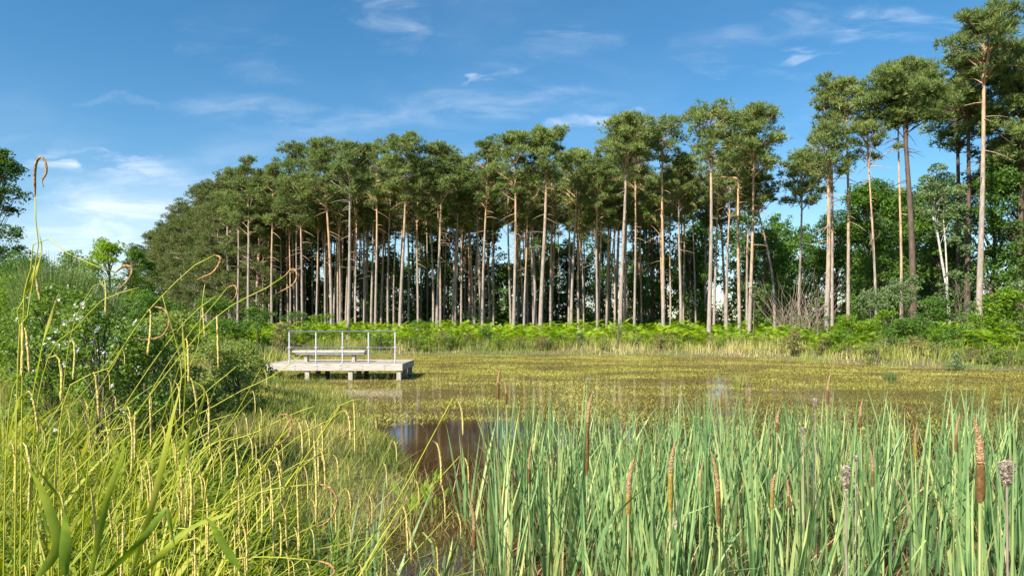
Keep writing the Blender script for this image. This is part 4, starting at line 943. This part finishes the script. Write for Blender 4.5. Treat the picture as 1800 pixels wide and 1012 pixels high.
# old fluffy heads
for (px, y0, y2, Y, wpx, label) in [(1487, 818, 862, 2.6, 15, 'weathered grey fluffy cattail head, torn, on a dark stalk'), (1770, 810, 850, 2.35, 25, 'pale bulging fluffy cattail head at the right edge with flat ragged top'),
                                    (1433, 699, 716, 5.0, 9, 'small white tuft of fluff on a stalk at the back of the bed'), (1412, 750, 764, 4.6, 8, 'tiny grey tuft of fluff left of the white one'), (1504, 800, 810, 3.8, 8, 'tiny pinkish fluff tuft right of the grey fluffy head')]:
    X = X_at(px, Y); z0, z2 = Z_at(y0, Y), Z_at(y2, Y); r_ = wpx / 2 / FPX * Y; e = empty('fluffy_cattail', (X, Y, 0), label, 'cattail', 'old fluffy cattail heads'); r_ *= .88
    sp = Soup(); tube(sp, [(0.01, 0, -.3), (0, 0, z2 + .01), (0, 0, z2 + .02)], .0042, 7); link('stem', sp.mesh('old_stalk', M_twig, True), e)
    sp = Soup(); n = 5; az = rng.uniform(3.6, 5.8, n)
    blades(sp, np.stack([np.cos(az) * .03, np.sin(az) * .03, np.full(n, -.25)], 1), (z2 + .3) * rng.uniform(.8, 1.12, n), rng.uniform(.012, .018, n), az, np.abs(rng.normal(.04, .05, n)), rng.normal(.08, .1, n), seg=7, twist=.7, tint=rng.random(n), taper=2.6); link('leaves', sp.mesh('old_cattail_leaves', M_cattail), e)
    sp = Soup(); ns = 12; q = np.linspace(0, 1, ns); prof = np.interp(q, [0, .15, .4, .75, .93, 1], [.3, .55, .8, 1, .95, .35]); tube(sp, [(0, 0, z2 + (z0 - z2) * k) for k in q], r_ * prof, 18)
    sp.V[0] += rng.normal(0, r_ * .13, sp.V[0].shape)
    th = rng.uniform(0, 6.28, 500); qq = rng.random(500); pr = np.interp(qq, q, prof) * r_; P = np.stack([np.cos(th) * pr, np.sin(th) * pr, z2 + (z0 - z2) * qq], 1)
    needles(sp, P, norm(P * np.array([1, 1, 0]) + np.array([0, 0, -.004])), r_ * .45, k=2, wid=.3)
    link('seed_fluff', sp.mesh('seed_fluff', M_fluff), e)
# single notable leaves
def smooth_curve(P, n=40):
    """Catmull-Rom through the points, evenly resampled"""
    P = np.array(P, float); Q = np.concatenate([[2 * P[0] - P[1]], P, [2 * P[-1] - P[-2]]]); out = []
    for i in range(1, len(Q) - 2):
        for t_ in np.linspace(0, 1, 12, endpoint=False):
            a, b_, c_, d_ = Q[i - 1:i + 3]
            out.append(.5 * (2 * b_ + (c_ - a) * t_ + (2 * a - 5 * b_ + 4 * c_ - d_) * t_ ** 2 + (3 * b_ - a - 3 * c_ + d_) * t_ ** 3))
    out = np.array(out + [P[-1]]); l = np.concatenate([[0], np.cumsum(np.linalg.norm(np.diff(out, axis=0), axis=1))]); l /= l[-1]; tt = np.linspace(0, 1, n)
    return np.stack([np.interp(tt, l, out[:, k]) for k in range(3)], 1)
def ribbon(pts, w, mat, name, label, cat, twist=.3, tint=.5, group=None):
    """one long leaf through points (px, py, Y)"""
    P = np.array([[X_at(a, c_), c_, Z_at(b_, c_)] for a, b_, c_ in pts]); o0 = P[0].copy(); P = P - o0
    tt = np.linspace(0, 1, 22); C = smooth_curve(P, 22)
    T = norm(np.gradient(C, axis=0)); side = norm(np.cross(T, np.array([.35, 1, .2]))); up_ = np.cross(side, T); ph_ = rng.uniform(0, 6.28); ang = 1.0 * np.sin(tt * 4.5 + ph_); side = side * np.cos(ang)[:, None] + up_ * np.sin(ang)[:, None]; wv = side * (w * .5 * (1 - tt ** 3) * np.minimum(1, .5 + tt * 3))[:, None]; fold = np.cross(side, T) * (w * .12)
    sp = Soup(); V = np.stack([C - wv + fold, C, C + wv + fold], 1).reshape(-1, 3)
    F = [[i * 3 + j, i * 3 + j + 1, i * 3 + j + 4, i * 3 + j + 3] for i in range(21) for j in range(2)]; sp.add(V, F, np.clip(tint * .8 + .35 * np.repeat(tt, 3) ** 3 + rng.normal(0, .07, len(V)), 0, 1))
    o = link(name, sp.mesh(name, mat, True)); o.location = o0; tag(o, label, cat, group); return o
ribbon([(1024, 1010, 4.0), (1026, 850, 4.0), (1029, 740, 4.0), (1031, 668, 4.0)], .024, M_cattail, 'cattail_leaf', 'tall upright blue green leaf beside the tallest cattail', 'leaf', tint=.28)
ribbon([(1618, 1000, 3.2), (1630, 850, 3.2), (1636, 740, 3.2), (1622, 702, 3.2)], .011, M_cattail, 'cattail_leaf', 'tall yellow cattail leaf at the back right of the bed', 'leaf', tint=.98)
ribbon([(1040, 1010, 3), (1070, 920, 3.0), (1140, 850, 3.1), (1185, 790, 3.2)], .018, M_cattail, 'cattail_leaf', 'broad leaf slanting up to the right behind the ochre head', 'leaf', tint=.3)
ribbon([(1186, 930, 3.2), (1190, 890, 3.2), (1188, 874, 3.2)], .016, M_fluff, 'withered_sheath', 'white withered leaf sheath below the leaning cattail head', 'leaf', tint=.9)
ribbon([(742, 1030, 2.8), (735, 980, 2.85), (727, 950, 2.9)], .03, M_cattail, 'cattail_leaf', 'broad leaf tip rising at the bottom edge left of the bed', 'leaf', tint=.45)
ribbon([(1600, 900, 2.6), (1585, 860, 2.6), (1566, 828, 2.6)], .007, M_straw, 'dead_leaf', 'thin straw coloured leaf crossing the bed right of the grey fluffy head', 'leaf', tint=.8)

# water plantain in the open water
for i, (px, py) in enumerate([(738, 905), (765, 915), (722, 925), (750, 890)]):
    Y = FPX * CAMZ / (py - HY); X = X_at(px, Y); sp = Soup(); st = Soup()
    for k in range(7):
        a = rng.uniform(0, 6.28); ln = rng.uniform(.12, .32); tip = np.array([math.cos(a) * ln * .45, math.sin(a) * ln * .45, ln])
        tube(st, [(0, 0, -.05), tip * .6 + np.array([0, 0, .03]), tip], [.004, .003, .002], 5, cap=False)
        dirv = norm(tip + np.array([0, 0, .1])); side = norm(np.cross(dirv, [0, 1, .2])); L_ = rng.uniform(.07, .13); W_ = L_ * .24; fo = np.cross(side, dirv) * W_ * .4
        V = [tip, tip + dirv * L_ * .35 + side * W_ + fo, tip + dirv * L_ * .4, tip + dirv * L_ * .35 - side * W_ + fo, tip + dirv * L_]
        sp.add(V, [[0, 1, 2], [0, 2, 3], [1, 4, 2], [2, 4, 3]], rng.random())
    e = empty('water_plantain', (X, Y, 0), ['water plantain with pointed yellow green leaves left in the dark open water', 'water plantain nearest the reed bed in the open water', 'lowest water plantain at the grassy margin', 'water plantain farthest out in the dark open water'][i], 'water plant', 'water plantains in the open water')
    link('leaves', sp.mesh('plantain_leaves', M_plantain), e); link('stem', st.mesh('plantain_stems', M_cat_stem), e)
# isolated rush tufts out in the pond
for (px, py, h, n, lab) in [(1565, 668, .42, 260, 'bright green rush tuft standing alone in the pond near the right bank'), (1300, 680, .55, 160, 'thin pale rush tuft in the pond at right of centre'), (960, 636, .35, 90, 'small yellow tuft in the water before the middle bank'), (1215, 632, .9, 60, 'pale upright reed tuft at the far water edge right of centre')]:
    Y = FPX * CAMZ / (py - HY); X = X_at(px, Y); sp = Soup(); a = rng.uniform(0, 6.28, n)
    blades(sp, np.stack([np.cos(a) * rng.uniform(0, .22, n), np.sin(a) * rng.uniform(0, .2, n), np.full(n, -.05)], 1), h * rng.uniform(.5, 1.1, n), rng.uniform(.008, .016, n), a, rng.uniform(0, .35, n), rng.uniform(0, .5, n), seg=3, twist=.6)
    o = link('rush_tuft', sp.mesh('rush_tuft', M_broom if 'bright' in lab else M_fringe)); o.location = (X, Y, 0); tag(o, lab, 'rush tuft')

# ------------------------------------------------------------------ drooping sedge at left
def sedge(pts, Y, catkins, label, curl=None, r=.0017, dY=.0):
    """pts: stem path in (px, py) from the ground; catkins: (index along 0..1, length px); curl: brown curled end path"""
    P = [[X_at(a, Y + dY * k), Y + dY * k, Z_at(b_, Y + dY * k)] for k, (a, b_) in enumerate(pts)]
    x0, y0 = P[0][0], P[0][1]; zg = max(0, gz(x0, y0))
    if P[0][2] > zg + .03: P.insert(0, [x0 - .05, y0 + .05, zg - .03]); x0, y0 = P[0][0], P[0][1]
    o0 = np.array([x0, y0, zg]); C = smooth_curve(P) - o0
    e = empty('drooping_sedge', o0, label, 'sedge', 'drooping sedge flower stems on the left bank')
    sp = Soup(); tube(sp, C, np.linspace(r * 1.5, r * .7, len(C)), 6, tint=.6); link('stem', sp.mesh('sedge_stem', M_sedge_stem, True), e)
    for (q, lp) in catkins:
        i = int(q * (len(C) - 1)); s = C[i]; ln = lp / FPX * Y; dirx = rng.uniform(-.2, 1) * .02
        t_ = np.linspace(0, 1, 12); path = np.stack([s[0] + dirx * (1 - np.exp(-t_ * 8)) * 2.2 + rng.normal(0, .003) * t_, np.full(12, s[1]) + rng.normal(0, .01) * t_, s[2] + .012 * np.sin(np.clip(t_ * 12, 0, 3.14)) - np.clip(t_ - .06, 0, 1) * ln], 1)
        rr = np.interp(t_, [0, .14, .2, .9, 1], [.0009, .0010, .0030, .0031, .0012]) * rng.uniform(.85, 1.15)
        sp = Soup(); tube(sp, path, rr, 8); sp.V[0] += rng.normal(0, .0003, sp.V[0].shape); link('catkin', sp.mesh('sedge_catkin', M_catkin, True), e)
    if curl:
        Yc = Y + dY * (len(pts) - 1); K = smooth_curve([[X_at(a, Yc - .006 * k), Yc - .006 * k, Z_at(b_, Yc - .006 * k)] for k, (a, b_) in enumerate(curl)], 34) - o0
        sp = Soup(); t_ = np.linspace(0, 1, len(K)); tube(sp, K, np.interp(t_, [0, .15, .8, 1], [.0012, .0028, .0024, .0006]), 7); link('curled_tip', sp.mesh('sedge_curl', M_catkin_brown, True), e)
SEDGE = [
 ([(30, 700), (48, 560), (60, 480), (68, 440), (63, 390), (62, 345)], 1.45, [(.72, 60), (.86, 95)], 'tallest drooping sedge stem with brown hooked tip against the sky at left', [(62, 345), (61, 310), (64, 286), (72, 276), (80, 286), (81, 304), (74, 318), (77, 329)], 0),
 ([(40, 620), (52, 500), (58, 430), (72, 410), (110, 440), (160, 464), (203, 479)], 1.5, [(.55, 70), (.72, 70), (.88, 60)], 'sedge stem bending right and down from the tallest one, ending in a loop', [(203, 479), (218, 467), (230, 470), (231, 482), (220, 498), (203, 512)], 0),
 ([(100, 790), (190, 650), (250, 560), (285, 520), (340, 468), (378, 448)], 1.6, [(.55, 90), (.66, 110), (.8, 85), (.92, 80)], 'long straight sedge stem rising to the right over the pine trunks with looped tip', [(378, 448), (388, 455), (375, 478), (345, 492)], 0),
 ([(150, 860), (230, 740), (330, 610), (395, 545), (470, 505), (500, 485)], 1.8, [(.5, 100), (.62, 95), (.76, 90), (.9, 95)], 'sedge stem reaching farthest right over the trunks, ending in an open loop', [(500, 485), (515, 473), (522, 483), (515, 500), (488, 515)], 0),
 ([(60, 760), (150, 560), (200, 520), (245, 505)], 1.7, [(.7, 70), (.85, 80)], 'short arched sedge stem left of the brambles', None, 0),
 ([(170, 900), (260, 700), (330, 590), (372, 540), (400, 505)], 2.0, [(.5, 90), (.65, 100), (.8, 90), (.92, 80)], 'sedge stem ending in a small round loop before the trunks', [(400, 505), (412, 502), (417, 512), (412, 525), (402, 532)], 0),
 ([(230, 900), (280, 780), (350, 700), (420, 640), (455, 600)], 2.1, [(.5, 70), (.7, 85), (.88, 90)], 'sedge stem ending before the left end of the railing', None, 0),
 ([(330, 960), (300, 780), (400, 700), (480, 660), (545, 612)], 2.2, [(.62, 70), (.8, 80)], 'thin bare sedge stem slanting towards the platform', None, 0),
 ([(350, 1000), (380, 800), (450, 760), (520, 725), (560, 712)], 1.9, [(.5, 130), (.62, 150), (.75, 120), (.86, 150)], 'sedge stem with four long catkins below the platform', [(490, 730), (505, 728), (512, 745), (508, 765), (490, 780), (470, 788)], 0),
 ([(395, 990), (440, 850), (520, 770), (575, 740), (600, 722)], 2.2, [(.55, 120), (.7, 150), (.82, 110), (.95, 70)], 'sedge stem whose brown tip curls at the grass right of the long catkins', [(600, 722), (612, 726), (618, 745), (605, 762), (590, 768)], 0),
 ([(280, 1010), (340, 930), (440, 870), (530, 852), (560, 850)], 1.7, [(.55, 90), (.7, 160), (.82, 150), (.93, 120)], 'low arched sedge stem with big brown crescent tip near the bottom', [(560, 850), (582, 858), (592, 880), (585, 905), (570, 920), (555, 925)], 0),
 ([(180, 1020), (270, 900), (350, 800), (395, 768)], 1.6, [(.6, 110), (.8, 130), (.93, 120)], 'yellow sedge stem with thick catkins in the lower middle left', None, 0),
 ([(300, 1020), (400, 985), (470, 978), (560, 985)], 1.5, [(.5, 60), (.75, 60)], 'lowest sedge stem at the bottom edge with curled brown end', [(560, 985), (580, 992), (588, 1005), (575, 1015)], 0),
 ([(60, 900), (130, 760), (200, 640), (228, 590)], 1.9, [(.6, 80), (.8, 90)], 'straight sedge stem before the dark brambles', None, 0),
 ([(90, 960), (180, 780), (260, 650), (330, 560), (380, 520)], 1.75, [(.4, 120), (.55, 130), (.68, 120), (.8, 110)], 'sedge stem loaded with catkins in the centre of the left bank', [(270, 538), (290, 545), (298, 565), (285, 590), (255, 597), (235, 593)], 0),
 ([(10, 820), (40, 640), (30, 540), (45, 520)], 1.6, [(.8, 90), (.97, 80)], 'sedge stem nodding at the far left edge', None, 0),
 ([(110, 700), (165, 500), (190, 520)], 2.3, [(.85, 70), (.98, 60)], 'distant small sedge stem above the blossoms', None, 0),
 ([(240, 840), (300, 700), (345, 620), (352, 560), (360, 500)], 2.1, [(.7, 90), (.86, 90), (.98, 70)], 'nearly upright sedge stem right of the white folded leaf', None, 0),
 ([(420, 1000), (520, 840), (590, 720), (640, 700)], 2.4, [(.6, 120), (.75, 110), (.88, 90), (.98, 100)], 'rightmost drooping sedge stem at the edge of the open water', None, 0),
 ([(460, 1005), (500, 900), (545, 760), (552, 745)], 2.0, [(.8, 60), (.9, 150), (.98, 160)], 'upright sedge stem with a bright yellow catkin pair below the platform', None, 0),
]
for pts_, Y, ck, lab, curl, dY in SEDGE: sedge(pts_, Y, ck, lab, curl)
# hanging catkin stems repeated deeper in the bank
G_SM = 'shorter drooping sedge stems deeper in the left bank'
sm = []
for k in range(5):
    P = smooth_curve([[0, 0, 0], [.05, 0, .5], [.16, 0, .85], [.33, .02, 1.08], [.5, 0, 1.15 + .06 * k]], 24); st = Soup(); tube(st, P, np.linspace(.003, .0014, 24), 5, tint=.5); ck = []
    for q in (.55, .68, .8, .92, 1.0):
        s_ = P[int(q * 23)]; ln = rng.uniform(.10, .18); t_ = np.linspace(0, 1, 8)
        path = np.stack([s_[0] + .03 * (1 - np.exp(-t_ * 6)), np.full(8, s_[1]), s_[2] - np.clip(t_ - .05, 0, 1) * ln], 1); cc = Soup(); tube(cc, path, np.interp(t_, [0, .2, .9, 1], [.0008, .0031, .003, .001]), 6); ck.append(cc.mesh('small_sedge_catkin', M_catkin, True))
    sm.append((st.mesh('small_sedge_stem', M_sedge_stem, True), ck))
for i in range(46):
    Y = random.uniform(1.7, 4.4); X = X_at(random.uniform(-40, 560), Y); z0 = max(gz(X, Y), 0)
    if shore_dist(np.array([X]), np.array([Y]))[0] < .1: continue
    e = empty('drooping_sedge', (X, Y, z0), 'shorter sedge stem with hanging catkins deeper in the left bank grass', 'sedge', G_SM); e.rotation_euler = (0, 0, random.gauss(0, .5)); s = random.uniform(.75, 1.12); e.scale = (s, s, s)
    link('stem', sm[i % 5][0], e)
    for c_ in sm[i % 5][1]: link('catkin', c_, e)
# leafy sedge tufts
tm = []
for k in range(6):
    sp = Soup(); n = 15; az = rng.uniform(0, 6.28, n); kk = (rng.uniform(.4, .8, n), np.where(rng.random(n) < .45, rng.uniform(.6, 1.9, n), 0))
    blades(sp, np.stack([np.cos(az) * .02, np.sin(az) * .02, np.zeros(n)], 1), rng.uniform(.6, 1.45, n), rng.uniform(.010, .027, n), az, rng.uniform(.02, .6, n), rng.uniform(.3, 2.7, n), seg=9, twist=.5, tint=np.clip(rng.normal(.45, .3, n), 0, 1), taper=3, kink=kk)
    tm.append(sp.mesh('sedge_tuft', M_sedge))
for i in range(288):
    Y = 1.1 + 4.6 * random.random() ** 1.2; X = X_at(random.choice([random.uniform(-60, 330), random.uniform(-60, 300), random.uniform(-60, 480)]), Y)
    if shore_dist(np.array([X]), np.array([Y]))[0] < .1: continue
    o = link('sedge_tuft', tm[i % 6]); s = random.uniform(.7, 1.15); o.location = (X, Y, gz(X, Y) - .02); o.scale = (s, s, s); o.rotation_euler = (0, 0, random.uniform(0, 6.28))
    tag(o, 'tuft of broad arching yellow green sedge leaves on the left bank', 'sedge tuft', 'leafy sedge tufts on the left bank')
# notable big leaves
BIG = [
 ([(230, 1010), (270, 880), (300, 740), (318, 650), (290, 540), (284, 518)], 1.5, .014, .95, 'long pale folded leaf crossing the middle of the left bank'),
 ([(320, 760), (325, 660), (322, 600), (321, 560)], 1.7, .012, .8, 'short upright leaf beside the pale folded one'),
 ([(60, 1020), (100, 960), (80, 880), (45, 820), (5, 780)], 1.2, .017, .45, 'broad leaf arching to the left edge near the bottom'),
 ([(250, 1010), (330, 930), (400, 900), (343, 897)], 1.5, .015, .7, 'pale leaf folded over at the bottom left of centre'),
 ([(420, 1000), (395, 960), (370, 920), (343, 896)], 1.45, .017, .45, 'dark backed leaf bending down right near the bottom'),
 ([(180, 1015), (240, 960), (285, 900), (293, 895), (305, 950), (310, 965)], 1.4, .016, .35, 'olive leaf with bent over tip at the bottom'),
 ([(55, 700), (75, 600), (88, 560), (106, 508)], 1.5, .010, .9, 'yellow leaf pointing up left of the brambles'),
 ([(10, 800), (20, 740), (35, 700), (55, 690)], 1.3, .013, .7, 'leaf bending at the left edge halfway down'),
 ([(115, 1010), (110, 900), (75, 840), (50, 815)], 1.15, .018, .35, 'long leaf sweeping down at the lower left'),
 ([(160, 1010), (190, 870), (215, 780), (160, 730), (120, 690)], 1.5, .014, .5, 'leaf folded sharply in the lower left tangle'),
 ([(300, 880), (335, 760), (360, 690), (330, 665)], 1.8, .012, .7, 'folded leaf among the catkins in the middle of the bank'),
]
for pts_, Y, w_, tn, lab in BIG: ribbon([(a, b_, Y) for a, b_ in pts_], w_, M_sedge, 'sedge_leaf', lab, 'leaf', tint=tn)
ribbon([(40, 520, 1.5), (60, 480, 1.5), (72, 440, 1.5), (66, 400, 1.5)], .012, M_sedge, 'sedge_leaf', 'orange brown sheath leaf wrapping the tallest sedge stem', 'leaf', tint=.97)
print('objects', len(bpy.data.objects))
